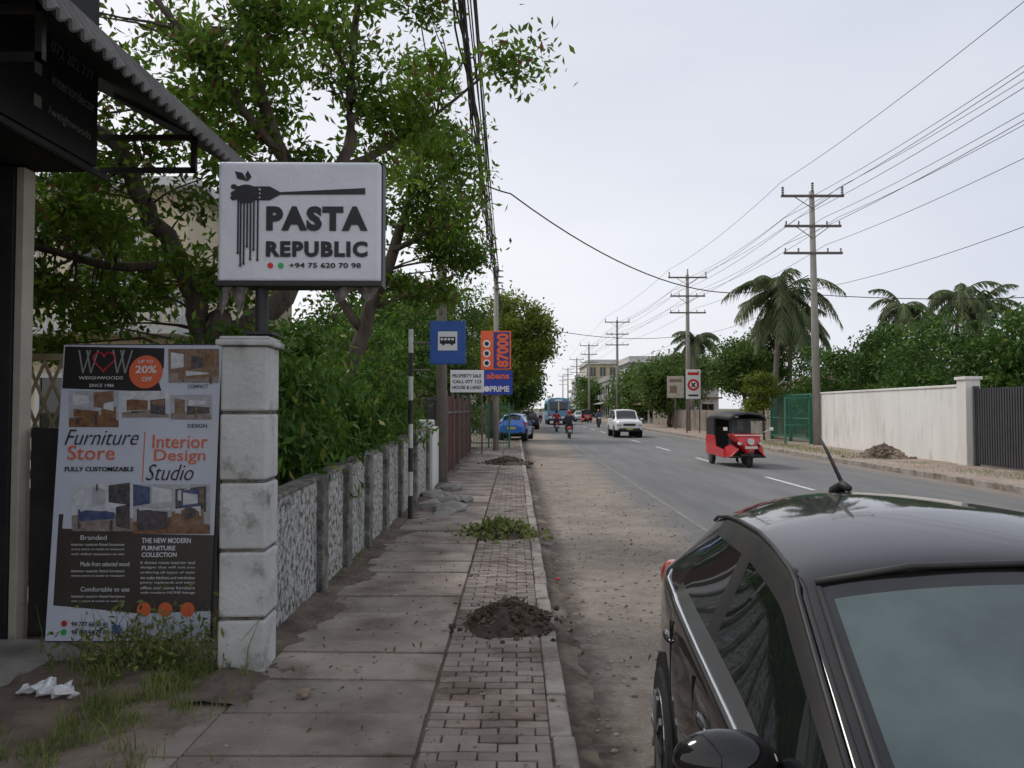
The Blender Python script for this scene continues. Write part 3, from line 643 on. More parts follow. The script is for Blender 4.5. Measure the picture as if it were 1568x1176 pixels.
tree('street_tree',[([(14.2,72,0),(14.2,72,2),(14,72,4)],[.2,.15,.08])],[((14.2,72,4.2),(2.5,3,2.8),85),((17.5,78,4.9),(3,3,3.2),60)],.36,140,.5,L3,bark,.03)
tree('young_tree',[([(13.6,42.5,0),(13.6,42.5,1.5),(13.5,42.5,3)],[.06,.05,.02])],[((13.5,42.5,3.0),(.85,.9,.8),26),((13.2,42.5,1.7),(.9,.7,.5),12)],.17,150,.22,L4,bark,.012)
def palm(name,x,y,h,R,n=24,seed=0,lean=.5):
    random.seed(seed); e=E(name); mb=MB(); top=Vector((x+lean,y,h))
    mb.tube([(x,y,-.1),(x+.05,y,h*.3),(x+lean*.5,y,h*.65),tuple(top)],[.24,.17,.15,.13],10); mb.obj('trunk',M('palm_bark',(.14,.12,.1),(.22,.2,.17),3,.95,.6,12,stretch=(.2,.2,3)),e,smooth=True)
    V=[];F=[]; rb=MB()
    for i in range(n):
        az=2*math.pi*i/n*2.4+random.uniform(-.25,.25); el=random.uniform(-.6,1.2); L=R*random.uniform(.75,1.15); K=12
        d=Vector((math.cos(az)*math.cos(el),math.sin(az)*math.cos(el),math.sin(el))); p=top.copy(); pts=[p.copy()]
        for k in range(K):
            d=(d+Vector((random.gauss(0,.02),0,-.17))).normalized(); p=p+d*L/K; pts.append(p.copy())
        rb.tube(pts,[.035*(1-k/(K+1)) +.006 for k in range(K+1)],4)
        for k in range(1,K*4):
            t=k/4.; i0=min(int(t),K-1); q=pts[i0].lerp(pts[i0+1],t-i0); dd=(pts[i0+1]-pts[i0]).normalized(); sd=dd.cross(Vector((0,0,1)))
            if sd.length<.05: continue
            sd.normalize(); ll=R*.25*math.sin(math.pi*min(1,(t/K)*.85+.12))**.7*random.uniform(.7,1.15)
            for s_ in(-1,1):
                if random.random()<.12: continue
                tip=q+sd*s_*ll*.6+dd*ll*.5+Vector((0,0,-ll*random.uniform(.4,1.0))); w_=dd*.04
                o=len(V); mid=q.lerp(tip,.5)+Vector((0,0,ll*.1)); V+= [tuple(q-w_),tuple(q+w_),tuple(mid+w_),tuple(tip),tuple(mid-w_)]; F.append((o,o+1,o+2,o+3,o+4))
    rb.obj('frond_ribs',L5,e)
    me=bpy.data.meshes.new('fronds'); me.from_pydata(V,[],F); me.materials.append(L5); o=bpy.data.objects.new('fronds',me); col.objects.link(o); o.parent=e
    nb=MB()
    for k in range(8): a=k*.8; nb.ell((top.x+.25*math.cos(a),top.y+.25*math.sin(a),top.z-.2-.08*(k%3)),(.13,.13,.16))
    nb.obj('coconuts',M('coconut',(.12,.14,.04),(.2,.13,.05),3,.6),e,smooth=True)
palm('coconut_palm',16.0,48,8.9,4.2,36,1,.5)
palm('coconut_palm',18.6,53,7.8,3.9,30,2,.4)
palm('coconut_palm',29.4,60,9.6,3.4,24,3,.6)
palm('coconut_palm',33.6,60,10.3,3.8,26,4,.9)
palm('coconut_palm',37,62,9.8,3.6,22,5,.3)
palm('coconut_palm',15,66,7.6,2.8,22,6,.3)
random.seed(11)

# ---------------------------------------------------------------- poles and lines
def xpole(name,x,y,h,lean=0):
    e=E(name,(x,y,-.05)); mb=MB(); mb.tube([(0,0,0),(lean*.5,0,h*.5),(lean,0,h)],[.2,.165,.12],12); mb.obj('shaft',polec,e,smooth=True)
    a=MB(); ins=MB()
    for dz,w in((.1,3.0),(1.55,2.7),(2.85,2.8)):
        z=h-dz-.2; a.bx(-w/2+lean,w/2+lean,-.16,-.06,z,z+.11)
        if dz<2:
            for q in(-1,1): a.cyl((lean+q*w*.28,-.1,z),(lean,-.12,z-.55),.02,n=6)
        for x_ in (-w/2+.08,0,w/2-.08) if dz<1 else (-w/2+.08,-w/4,w/4,w/2-.08):
            zz=z+.11; hh=.42 if dz<1 else .2
            if x_==0: zz=h+.02
            for k in range(4): ins.cyl((x_+lean,-.11,zz+k*hh/4),(x_+lean,-.11,zz+(k+.6)*hh/4),.075 if dz<1 else .05,.05 if dz<1 else .035,n=8)
    a.obj('crossarms',steel,e); ins.obj('insulators',M('insulator',(.06,.035,.03),None,rough=.3),e); return e
xp=[(14.75,12.5,12.2),(14.1,36.9,12.2),(13.35,60,12.2),(12.2,93,12.4),(12.1,128,12.4),(13,165,12.4),(13.8,205,12.4),(15.2,250,12.4)]
for x,y,h in xp: xpole('utility_pole',x+(.25 if y==36.9 else 0),y,h,lean=-.15 if y==36.9 else .0)
def cat(p0,p1,sag,n=14):
    p0=Vector(p0);p1=Vector(p1); return [tuple(p0.lerp(p1,i/n)-Vector((0,0,4*sag*(i/n)*(1-i/n)))) for i in range(n+1)]
def wires(name,lst,r):
    c=bpy.data.curves.new(name,'CURVE'); c.dimensions='3D'; c.bevel_depth=r; c.bevel_resolution=1; c.materials.append(cable)
    for pts in lst:
        s_=c.splines.new('POLY'); s_.points.add(len(pts)-1)
        for i,p_ in enumerate(pts): s_.points[i].co=(*p_,1)
    o=bpy.data.objects.new(name,c); col.objects.link(o); return o
ws=[]
for i in range(len(xp)-1):
    a,b_=xp[i],xp[i+1]
    for x_,dz in((-1.42,-.35),(1.42,-.15),(0,.35),(-1.25,1.35),(-.6,1.35),(.6,1.35),(1.25,1.35),(-1.3,2.65),(.7,2.65)):
        ws.append(cat((a[0]+x_,a[1]-.1,a[2]-dz),(b_[0]+x_,b_[1]-.1,b_[2]-dz),.35))
    ws.append(cat((a[0],a[1],a[2]-4.8),(b_[0],b_[1],b_[2]-4.8),.5))
wires('power_line',ws,.010)
wires('power_line.001',[cat((-.15,22,7.9),(14.0,36.9,8.1),1.7,24),cat((14,36.9,7.2),(30,31,7.0),.5),cat((-.6,46,7),(13.35,60,7.4),.6),cat((13.3,60,7.5),(17,54,4.0),.2),cat((-.15,22,7.9),(-1.7,18.2,7.6),.1)],.02)
def lpole(name,x,y,h,r,mat,lean=0):
    e=E(name,(x,y,-.05)); mb=MB(); mb.tube([(0,0,0),(lean*.5,0,h*.5),(lean,0,h)],[r,r*.85,r*.7],12); mb.obj('shaft',mat,e,smooth=True)
    mb=MB(); 
    for k in range(4): mb.cyl((lean-.02,-.1,h-.2-.25*k),(lean+.18,-.14,h-.2-.25*k),.03,n=8); mb.bx(lean-.06,lean+.3,-.19,-.12,h-.24-.25*k,h-.2-.25*k)
    mb.obj('brackets',steel,e); return e
lpole('telephone_pole',-1.75,18.2,8.2,.14,poleo)
lpole('telephone_pole',-.82,32,7.7,.13,polec)
lpole('telephone_pole',-.3,70,7.6,.13,polec)
lpole('telephone_pole',-.5,-7,8.2,.14,polec)
ws=[]
for i in range(11):
    a=random.uniform(-.3,.28); z=random.uniform(-.3,.6); ws.append(cat((-.32+a,-7,7.6+z),(-.86+random.uniform(-.1,.16),32,7.0+random.uniform(0,.6)),random.uniform(.2,.9),26))
for i in range(5): ws.append(cat((-.82,32,6.8+.17*i),(-.3,70,6.8+.12*i),.7))
ws.append(cat((-1.7,18.2,7.7),(-.84,32,7.2),.3)); ws.append(cat((-1.7,18.2,7.7),(-.7,-7,8.),.3)); ws.append(cat((-1.7,18.2,7.6),(-.55,14,7.1),.3))
wires('telephone_line',ws,.010)
bd=[]
base=cat((-.62,-7,7.7),(-.9,32,7.1),.7,60)
for k in range(5):
    bd.append([(p[0]+.05*math.sin(i*.9+k*1.3)+.02*k,p[1],p[2]+.06*math.cos(i*1.1+k*2)) for i,p in enumerate(base)])
for k in range(8):
    i=random.randint(26,52); p=base[i]; bd.append([(p[0]+.2*math.cos(t*.8)*(1-.02*t),p[1]+.3*math.sin(t*.8),p[2]-.1+.2*math.sin(t*.8+k)) for t in range(9)])
wires('cable_bundle',bd,.014)
e=E('creeper_on_cables'); idx=[p for p in base if 8<p[1]<24]; cl=np.array([idx[random.randrange(len(idx))] for _ in range(14)])+rng.normal(size=(14,3))*.14
leafmesh('leaves',leaves_at(cl,16,.16),.10,L1,e)

# ---------------------------------------------------------------- bus stop sign
e=E('bus_stop_sign',(-1.66,12.2,0)); mb=MB()
wp=M('post_white',(.6,.6,.57),(.45,.45,.42),5,.6); 
for k in range(8): mb.cyl((0,0,.375*k),(0,0,.375*(k+1)),.038,n=14,mi=k%2)
mb.obj('striped_post',[black,wp],e)
mb=MB(); mb.cyl((0,0,2.78),(.3,0,2.78),.02,n=8); mb.cyl((0,0,2.35),(.3,0,2.35),.015,n=8); mb.obj('arms',steel,e)
sb=M('sign_blue',(.012,.08,.34),(.02,.10,.38),4,.4); mb=MB(); mb.bx(.30,.865,-.03,.0,2.44,3.13); mb.obj('plate',sb,e,bevel=.03)
mb=MB(); mb.bx(.43,.735,-.036,-.031,2.66,2.96); mb.obj('white_panel',wi,e)
mb=MB(); mb.bx(.46,.705,-.041,-.037,2.765,2.875); mb.disc(.515,2.76,-.039,.02);mb.disc(.65,2.76,-.039,.02); mb.obj('bus_pictogram',ink,e,bevel=.002)
mb=MB(); 
for k in range(4): mb.bx(.473+k*.056,.513+k*.056,-.045,-.042,2.82,2.855)
mb.obj('pictogram_windows',wi,e)

e=E('shop_sign',(-.82,31.8,0)); mb=MB(); so=M('sign_orange',(.80,.13,.045),None,rough=.5); sbl=M('sign_royal_blue',(.02,.05,.33),None,rough=.5)
mb.bx(-.62,.62,-.06,0,3.33,4.93,0) ; mb.obj('orange_panel',so,e,bevel=.01)
mb=MB(); mb.bx(-.10,.56,-.064,-.061,3.38,4.88); mb.obj('blue_stripe',M('sign_navy',(.03,.04,.2),None,rough=.5),e)
mb=MB(); mb.bx(-.55,.68,-.06,0,2.3,3.30); mb.obj('blue_panel',sbl,e,bevel=.01)
T('PRIME',e,-.25,2.42,.8,.24,-.07,wi,.003); T('abans',e,-.4,2.95,.95,.26,-.07,so,.003)
mb=MB(); mb.disc(-.38,2.54,-.064,.12); mb.obj('white_roundel',wi,e)
o=T('87000',e,0,0,1.40,.5,-.07,so,.004); o.rotation_euler=(rad(90),rad(-90),0); o.location=(.49,-.07,3.43)
mb=MB(); 
for z in(3.6,4.0,4.4): mb.disc(-.38,z,-.065,.15); 
mb.obj('white_badges',wi,e)
mb=MB(); 
for z in(3.6,4.0,4.4): mb.disc(-.38,z,-.069,.09); 
mb.obj('badge_print',ink,e)
e=E('notice_board',(-2.0,29.5,0)); mb=MB(); mb.bx(-.5,.78,-.04,0,2.35,3.2); mb.obj('panel',wi,e,bevel=.01)
for k,t in enumerate(('PROPERTY SALE','CALL 077 123','HOUSE & LAND')): T(t,e,-.42,2.92-.22*k,1.1,.13,-.046,ink,.002)
mb=MB()
for x in(-.4,.7): mb.cyl((x,.02,0),(x,.02,3.1),.03,n=8)
mb.obj('legs',steel,e)
e=E('roadside_sign',(12.6,55,0)); mb=MB(); mb.bx(-.52,.52,-.05,0,2.4,4.5); mb.obj('panel',wi,e,bevel=.01); mb=MB(); mb.disc(0,3.4,-.055,.42); mb.bx(-.4,.4,-.058,-.052,4.1,4.3); mb.obj('red_print',inkr,e); mb=MB(); mb.disc(0,3.4,-.062,.26);mb.obj('white_centre',wi,e)
mb=MB(); mb.box((0,-.066,3.4),(.1,.004,.4),0,Matrix.Rotation(rad(40),3,'Y')); mb.box((0,-.07,3.4),(.1,.004,.4),0,Matrix.Rotation(rad(-40),3,'Y')); mb.bx(-.35,.35,-.058,-.052,2.6,2.72); mb.obj('black_print',ink,e)
mb=MB(); mb.cyl((-.45,0.05,0),(-.45,0.05,4.5),.05,n=8); mb.cyl((.45,0.05,0),(.45,0.05,4.5),.05,n=8); mb.obj('legs',steel,e)
e=E('roadside_sign',(13.2,64,0)); mb=MB(); mb.bx(-.7,.7,-.05,0,2.6,4.4); mb.obj('panel',M('cream_panel',(.5,.46,.38),(.4,.35,.3),3),e,bevel=.01); mb=MB(); mb.bx(-.5,.5,-.056,-.052,3.9,4.15); mb.bx(-.5,.1,-.056,-.052,3.0,3.6); mb.obj('print',brn,e)
mb=MB(); mb.cyl((0,0.05,0),(0,.05,4.3),.06,n=8); mb.obj('leg',steel,e)

# ---------------------------------------------------------------- vehicles
def wheel(mb,cx,cy,r,w,side,cz=None):
    cz=r if cz is None else cz
    mb.tube([(cx-side*w*.5,cy,cz),(cx-side*w*.45,cy,cz),(cx+side*w*.3,cy,cz),(cx+side*w*.5,cy,cz)],[r*.9,r,r,r*.93],28,0)
    x=cx+side*(w*.5+.004); mb.tube([(x-.01*side,cy,cz),(x,cy,cz)],[r*.66,r*.64],24,1)
    mb.tube([(x,cy,cz),(x+.006*side,cy,cz)],[r*.58,r*.58],24,2)
    for k in range(10):
        a=2*math.pi*k/10; mb.box((x+.01*side,cy+math.cos(a)*r*.32,cz+math.sin(a)*r*.32),(.012,r*.6,.03),1,Matrix.Rotation(a,3,'X'))
def loft_car(e,st,paintm,glass_front,cowl,header,wins,rear,chr=True,sub=2):
    rows=[]
    for (y,w,zs,zb,wr,ze,zc) in st:
        h=[(0,zs),(w*.9,zs),(w*.975,zs+.09),(w,zs+(zb-zs)*.5),(w*.99,zb-.06),(w*.965,zb-.003),(w*.95,zb+.016),(min(wr+.035,w*.93),max(ze-.04,zb+.02)),(min(wr+.018,w*.9),max(ze-.012,zb+.025)),(wr-.03,ze+.012),(wr*.55,ze+(zc-ze)*.72),(0,zc)]
        ring=[(x,y,z) for x,z in h]+[(-x,y,z) for x,z in h[1:-1][::-1]]; rows.append(ring)
    n=len(rows[0]); V=[p for r in rows for p in r]; mb=MB(); fs=[];ms=[]
    for i in range(len(st)-1):
        ym=(st[i][0]+st[i+1][0])/2
        for j in range(n):
            k=j if j<11 else 21-j
            m=0
            inwin=any(a<ym<b for a,b in wins); gh=cowl<ym<rear[0]
            if k==6: m=1 if inwin else (2 if gh and wins[0][0]<ym<wins[-1][1] else 0)
            elif k==5 and gh and chr and wins[0][0]<ym<wins[-1][1]: m=3
            elif k==7 and gh and wins[0][0]<ym<wins[-1][1]: m=2
            elif k in(9,10) and cowl<ym<header: m=4
            elif k in(9,10) and rear[0]<ym<rear[1]: m=1
            elif k in (0,1): m=2
            fs.append((i*n+j,i*n+(j+1)%n,(i+1)*n+(j+1)%n,(i+1)*n+j)); ms.append(m)
    fs.append(tuple(range(n))); ms.append(0); fs.append(tuple(range((len(st)-1)*n,len(st)*n))); ms.append(0)
    mb.v=V; mb.f=fs; mb.m=ms
    return mb.obj('body',[paintm,glassd,black,chrome,glass_front],e,smooth=True,sub=sub)
car=E('parked_car',(1.485,2.40,-.12),rz=rad(-4))
st=[(-2.12,.52,.32,.55,.40,.6,.62),(-2.04,.72,.22,.66,.52,.70,.73),(-1.8,.80,.2,.76,.58,.80,.84),(-1.45,.86,.19,.84,.63,.885,.93),(-1.12,.872,.19,.90,.70,.94,.99),(-.95,.878,.19,.915,.71,1.0,1.06),(-.55,.88,.19,.93,.68,1.205,1.27),(-.24,.882,.19,.94,.65,1.35,1.42),(-.21,.882,.19,.94,.645,1.375,1.447),(-.12,.882,.19,.945,.64,1.40,1.475),(0.1,.883,.19,.955,.63,1.425,1.505),(.33,.883,.19,.965,.62,1.435,1.52),(.40,.883,.19,.967,.62,1.435,1.522),(.75,.882,.19,.985,.605,1.42,1.52),(1.02,.88,.2,1.0,.585,1.395,1.508),(1.10,.875,.2,1.005,.58,1.385,1.503),(1.42,.865,.22,1.02,.56,1.34,1.475),(1.62,.85,.24,1.025,.54,1.295,1.435),(1.68,.84,.25,1.02,.53,1.26,1.39),(1.88,.82,.27,1.0,.55,1.06,1.12),(1.98,.8,.3,.93,.58,.96,.99),(2.08,.76,.33,.8,.56,.84,.86),(2.12,.68,.38,.7,.5,.72,.73)]
loft_car(car,st,carblack,glassw,-1.12,-.225,[(-1.0,.33),(.40,1.10)],(1.64,1.9))
bl=[t for t in st if -1.0<t[0]<1.5]
mb=MB()
for sx in(-1,1): mb.tube([(sx*(t[1]*.958+.001),t[0],t[3]+.008) for t in bl]+[(sx*.80,1.5,1.05)],.007,8)
mb.obj('chrome_beltline',chrome,car,smooth=True)
mb=MB()
for sx in(-1,1): mb.tube([(sx*(t[4]+.022),t[0],t[5]-.008) for t in st if -1.0<t[0]<1.65],.009,6)
mb.obj('window_seals',black,car,smooth=True)
t=[q for q in st if q[0]==-.24][0]
mb=MB(); mb.tube([(x,-.225,z) for x,z in ((-t[4]+.03,t[5]+.026),(-t[4]*.55,1.424),(0,1.440),(t[4]*.55,1.424),(t[4]-.03,t[5]+.026))],.010,6)
for sx in(-1,1): mb.tube([(sx*(q[4]-.035),q[0],q[5]+.012) for q in st if -1.15<q[0]<-.23],.010,6)
mb.obj('windscreen_seal',black,car,smooth=True)
# dashboard top and sun-strip seen on the glass edge: interior mirror stalk
mb=MB()
for sx in(-1,1):
    for cy in(-1.3,1.3): wheel(mb,sx*.79,cy,.315,.2,sx)
mb.obj('wheels',[rubber,alloy,dark],car)
mb=MB()
for sx in(-1,1):
    for cy in(-1.3,1.3): mb.tube([(sx*.6,cy,.33),(sx*.874,cy,.33)],[.355,.355],30)
mb.obj('wheel_arches',dark,car)
mb=MB()
for sx in(-1,1):
    o=len(mb.v); mb.ell((sx*.935,-.54,1.005),(.13,.075,.075),0,24,16)
    for i in range(o,len(mb.v)):
        x,y_,z_=mb.v[i]
        if y_>-.52: y_=-.52+(y_+.52)*.3
        if z_<1.0: z_=1.0+(z_-1.0)*(1.0-.5*min(1,abs(abs(x)-.83)/.24))
        mb.v[i]=(x,y_,z_)
    mb.box((sx*.87,-.54,.95),(.09,.06,.04),1)
mb.obj('door_mirrors',[carblack,black],car,smooth=True)
mb=MB()
for sx in(-1,1):
    for cy,z_ in((.16,.82),(1.06,.845)): mb.ell((sx*.872,cy,z_),(.028,.10,.018),0,14,8)
mb.obj('door_handles',carblack,car,smooth=True)
mb=MB()
for sx in(-1,1):
    for cy,z0,z1 in((.38,.3,.90),(-.72,.35,.87),(1.0,.6,.93)): mb.bx(min(sx*.868,sx*.8765),max(sx*.868,sx*.8765),cy-.003,cy+.003,z0,z1)
mb.obj('door_gaps',dark,car)
mb=MB()
for sx in(-1,1): mb.ell((sx*.735,1.93,.93),(.075,.13,.09),0,14,8)
mb.obj('tail_lamps',lred,car,smooth=True)
mb=MB(); 
for sx in(-1,1): mb.ell((sx*.6,-1.93,.68),(.18,.16,.07),0,14,8)
mb.obj('headlamps',lclear,car,smooth=True)
mb=MB(); mb.tube([(0,1.45,1.455),(0,1.36,1.50),(0,1.28,1.49)],[.04,.022,.016],10); mb.tube([(0,1.36,1.50),(-.03,1.50,1.66),(-.05,1.54,1.72)],[.010,.008,.006],8); mb.obj('antenna',black,car,smooth=True)
mb=MB(); mb.box((0,-2.12,.5),(.5,.02,.12)); mb.obj('number_plate',white,car)
mb=MB(); mb.tube([(-.1,-1.0,1.045),(.3,-.98,1.06),(.55,-.9,1.07)],.008,6); mb.tube([(-.5,-1.0,1.04),(-.3,-.98,1.06),(.0,-.96,1.08)],.008,6); mb.obj('wipers',black,car)

def stock(sh,L,W):
    return [(y*L/4.24,w*W/.88,zs,.19+(zb-.19)*sh,wr*W/.88,.19+(ze-.19)*sh,.19+(zc-.19)*sh) for (y,w,zs,zb,wr,ze,zc) in st]
def smallcar(name,loc,rz,paintm,L=4.0,W=.84,sh=1.0,suv=False):
    e=E(name,loc,rz); k=L/4.24; s2=stock(sh,L,W)
    if suv:
        s2=[(-2.3,.70,.4,.85,.6,.98,1.0),(-2.2,.84,.38,.95,.66,1.04,1.08),(-1.9,.88,.36,1.02,.7,1.1,1.14),(-1.15,.9,.36,1.06,.72,1.14,1.18),(-.95,.9,.36,1.07,.72,1.22,1.27),(-.5,.9,.36,1.08,.68,1.62,1.66),(-.35,.9,.36,1.08,.67,1.70,1.75),(.3,.9,.36,1.08,.67,1.74,1.8),(.36,.9,.36,1.08,.67,1.74,1.8),(1.2,.9,.36,1.08,.67,1.74,1.8),(1.26,.9,.36,1.08,.67,1.74,1.8),(2.1,.88,.4,1.08,.66,1.70,1.76),(2.2,.87,.4,1.06,.64,1.6,1.65),(2.3,.85,.42,1.0,.6,1.1,1.12),(2.32,.7,.5,.9,.5,.95,.96)]
        loft_car(e,s2,paintm,glassd,-1.1,-.4,[(-.8,.3),(.36,1.2),(1.26,2.0)],(2.15,2.3),False)
    else: loft_car(e,s2,paintm,glassd,-1.12*k,-.225*k,[(-1.0*k,.33*k),(.4*k,1.1*k)],(1.64*k,1.9*k),False)
    r=.36 if suv else .3; mb=MB()
    wb=1.35 if suv else 1.25
    for sx in(-1,1):
        for cy in(-wb,wb): wheel(mb,sx*(W-.09),cy,r,.2,sx)
    mb.obj('wheels',[rubber,alloy,dark],e)
    mb=MB()
    for sx in(-1,1):
        for cy in(-wb,wb): mb.tube([(sx*.5,cy,r+.03),(sx*(W-.003),cy,r+.03)],[r+.05,r+.05],24)
    mb.obj('wheel_arches',dark,e)
    yf=-2.25 if suv else -L/2+.12; zf=.85 if suv else .68
    mb=MB()
    for sx in(-1,1): mb.box((sx*(W*.72),yf,zf),(.3,.2,.15),0)
    mb.obj('headlamps',lclear,e,bevel=.04)
    mb=MB(); mb.box((0,yf-.03,zf-.02),(W*.85,.12,.14)); mb.box((0,yf-.03,zf-.3),(W*1.5,.14,.12)); mb.obj('grille_and_bumper',black,e,bevel=.02)
    mb=MB(); mb.box((0,yf-.12,zf-.28),(.45,.02,.11)); mb.box((0,L/2-.02 if not suv else 2.33,.7),(.5,.04,.12)); mb.obj('number_plates',M('plate',(.5,.4,.08),None),e)
    mb=MB()
    for sx in(-1,1): mb.box((sx*(W*.86),(2.2 if suv else L/2-.2),(.95 if suv else .9)),(.16,.2,.26))
    mb.obj('tail_lamps',lred,e,bevel=.04)
    mb=MB()
    for sx in(-1,1): mb.ell((sx*(W+.1),-.62 if not suv else -.75,1.0*sh if not suv else 1.15),(.11,.06,.08))
    mb.obj('door_mirrors',paintm,e,smooth=True)
    return e
smallcar('white_suv',(7.15,51,-.12),rad(0),white,4.6,.9,suv=True)
smallcar('blue_hatchback',(-.0,44.5,-.05),rad(172),bluec,3.7,.82,1.02)

def human(e,J,R,shirt,trous,helmet=None,name='rider'):
    names=list(J); me=bpy.data.meshes.new(name); idx={k:i for i,k in enumerate(names)}
    ed=[('pelvis','waist'),('waist','chest'),('chest','neck'),('neck','head'),('chest','shL'),('shL','elL'),('elL','haL'),('chest','shR'),('shR','elR'),('elR','haR'),('pelvis','hipL'),('hipL','knL'),('knL','anL'),('anL','toL'),('pelvis','hipR'),('hipR','knR'),('knR','anR'),('anR','toR')]
    me.from_pydata([J[k] for k in names],[(idx[a],idx[b]) for a,b in ed],[]); o=bpy.data.objects.new(name,me); col.objects.link(o)
    o.modifiers.new('sk','SKIN'); 
    for k in names: me.skin_vertices[0].data[idx[k]].radius=(R[k[:2]],R[k[:2]])
    me.skin_vertices[0].data[idx['pelvis']].use_root=True
    o.modifiers.new('su','SUBSURF').levels=2; o.modifiers['su'].render_levels=2
    dg=bpy.context.evaluated_depsgraph_get(); m2=bpy.data.meshes.new_from_object(o.evaluated_get(dg)); m2.name=name
    bpy.data.objects.remove(o); m2.materials.clear()
    for m in(shirt,trous,skin,rubber): m2.materials.append(m)
    for p in m2.polygons:
        c=p.center; p.use_smooth=True
        best=min(names,key=lambda k:(c-Vector(J[k])).length); k=best[:2]
        p.material_index={'pe':1,'hi':1,'kn':1,'an':1,'to':3,'ne':2,'he':2,'ha':2}.get(k,0)
    o=bpy.data.objects.new(name,m2); col.objects.link(o); o.parent=e
    h=Vector(J['head']); mb=MB(); mb.ell((h.x,h.y,h.z+.02),(.085,.10,.12),0,16,10); mb.ell((h.x,h.y+R['fw']*.1,h.z),(.018,.02,.025),0)
    if helmet: mb.ell((h.x,h.y-R['fw']*.015,h.z+.055),(.125,.14,.125),1,18,12); mb.box((h.x,h.y+R['fw']*.115,h.z+.03),(.17,.03,.08),2)
    else: mb.ell((h.x,h.y-R['fw']*.02,h.z+.06),(.09,.1,.1),1)
    mb.obj('head',[skin,helmet or black,glassd],e,smooth=True)
RR=dict(pe=.14,wa=.13,ch=.16,ne=.06,he=.07,sh=.075,el=.05,ha=.035,hi=.1,kn=.07,an=.045,to=.04)
def seated(f,z=.82,y=0,wide=.2):
    J=dict(pelvis=(0,y,z),waist=(0,y+.04*f,z+.2),chest=(0,y+.09*f,z+.42),neck=(0,y+.12*f,z+.57),head=(0,y+.15*f,z+.70))
    for s_,k in((-1,'L'),(1,'R')):
        J['sh'+k]=(s_*.2,y+.09*f,z+.47); J['el'+k]=(s_*.3,y+.26*f,z+.26); J['ha'+k]=(s_*.3,y+.52*f,z+.24)
        J['hip'+k]=(s_*.12,y+.04*f,z-.03); J['kn'+k]=(s_*wide,y+.42*f,z-.12); J['an'+k]=(s_*.17,y+.3*f,z-.5); J['to'+k]=(s_*.18,y+.44*f,z-.56)
    return J
def motorcycle(name,loc,f,paintm,shirt,trous,helmet,rz=0):
    e=E(name,loc,rz); mb=MB()
    for cy in(-.62*f,.66*f):
        pts=[(0,cy+.26*math.cos(t),.3+.26*math.sin(t)) for t in np.linspace(0,2*math.pi,25)]; mb.tube(pts,.05,8,0); mb.cyl((-.05,cy,.3),(.05,cy,.3),.05,mi=1)
        for k in range(6): a=k*math.pi/3; mb.cyl((0,cy,.3),(0,cy+.24*math.cos(a),.3+.24*math.sin(a)),.01,n=5,mi=1)
    mb.obj('wheels',[rubber,alloy],e)
    mb=MB(); mb.box((0,-.28*f,.78),(.24,.62,.09),1); mb.ell((0,.2*f,.78),(.15,.26,.13),0); mb.ell((0,-.5*f,.66),(.13,.28,.12),0); mb.box((0,.0,.45),(.24,.36,.26),2)
    for s_ in(-.07,.07): mb.cyl((s_,.66*f,.3),(s_,.42*f,.98),.025,n=8,mi=2)
    mb.cyl((-.34,.4*f,1.04),(.34,.4*f,1.04),.018,n=8,mi=2); mb.box((0,.66*f,.6),(.12,.5,.02),0); mb.ell((0,.52*f,.9),(.11,.09,.11),3)
    mb.box((0,-.8*f,.66),(.16,.05,.09),4); mb.box((0,-.86*f,.48),(.2,.02,.16),3); mb.cyl((.16,-.6*f,.34),(.16,.1*f,.34),.045,mi=2)
    mb.obj('frame_and_body',[paintm,rubber,steel,lclear,lred],e,bevel=.01)
    R=dict(RR); R['fw']=f; human(e,seated(f,.88,-.22*f),R,shirt,trous,helmet); return e
shR=M('shirt_red',(.35,.02,.03),(.25,.02,.02),6,.9); shD=M('shirt_dark',(.03,.035,.05),None,rough=.9); shB=M('shirt_blue',(.08,.13,.25),None,rough=.9); tr=M('trousers',(.03,.03,.04),None,rough=.9); shW=M('shirt_white',(.55,.55,.55),None,rough=.9)
motorcycle('motorcycle_with_rider',(3.3,48,-.12),1,redc,shD,tr,redc)
motorcycle('motorcycle_with_rider',(3.2,61,-.12),1,redc,shR,tr,black)
motorcycle('motorcycle_with_rider',(8.0,75,-.12),-1,black,shB,tr,redc)
motorcycle('motorcycle_with_rider',(3.0,95,-.12),1,black,shW,tr,black)

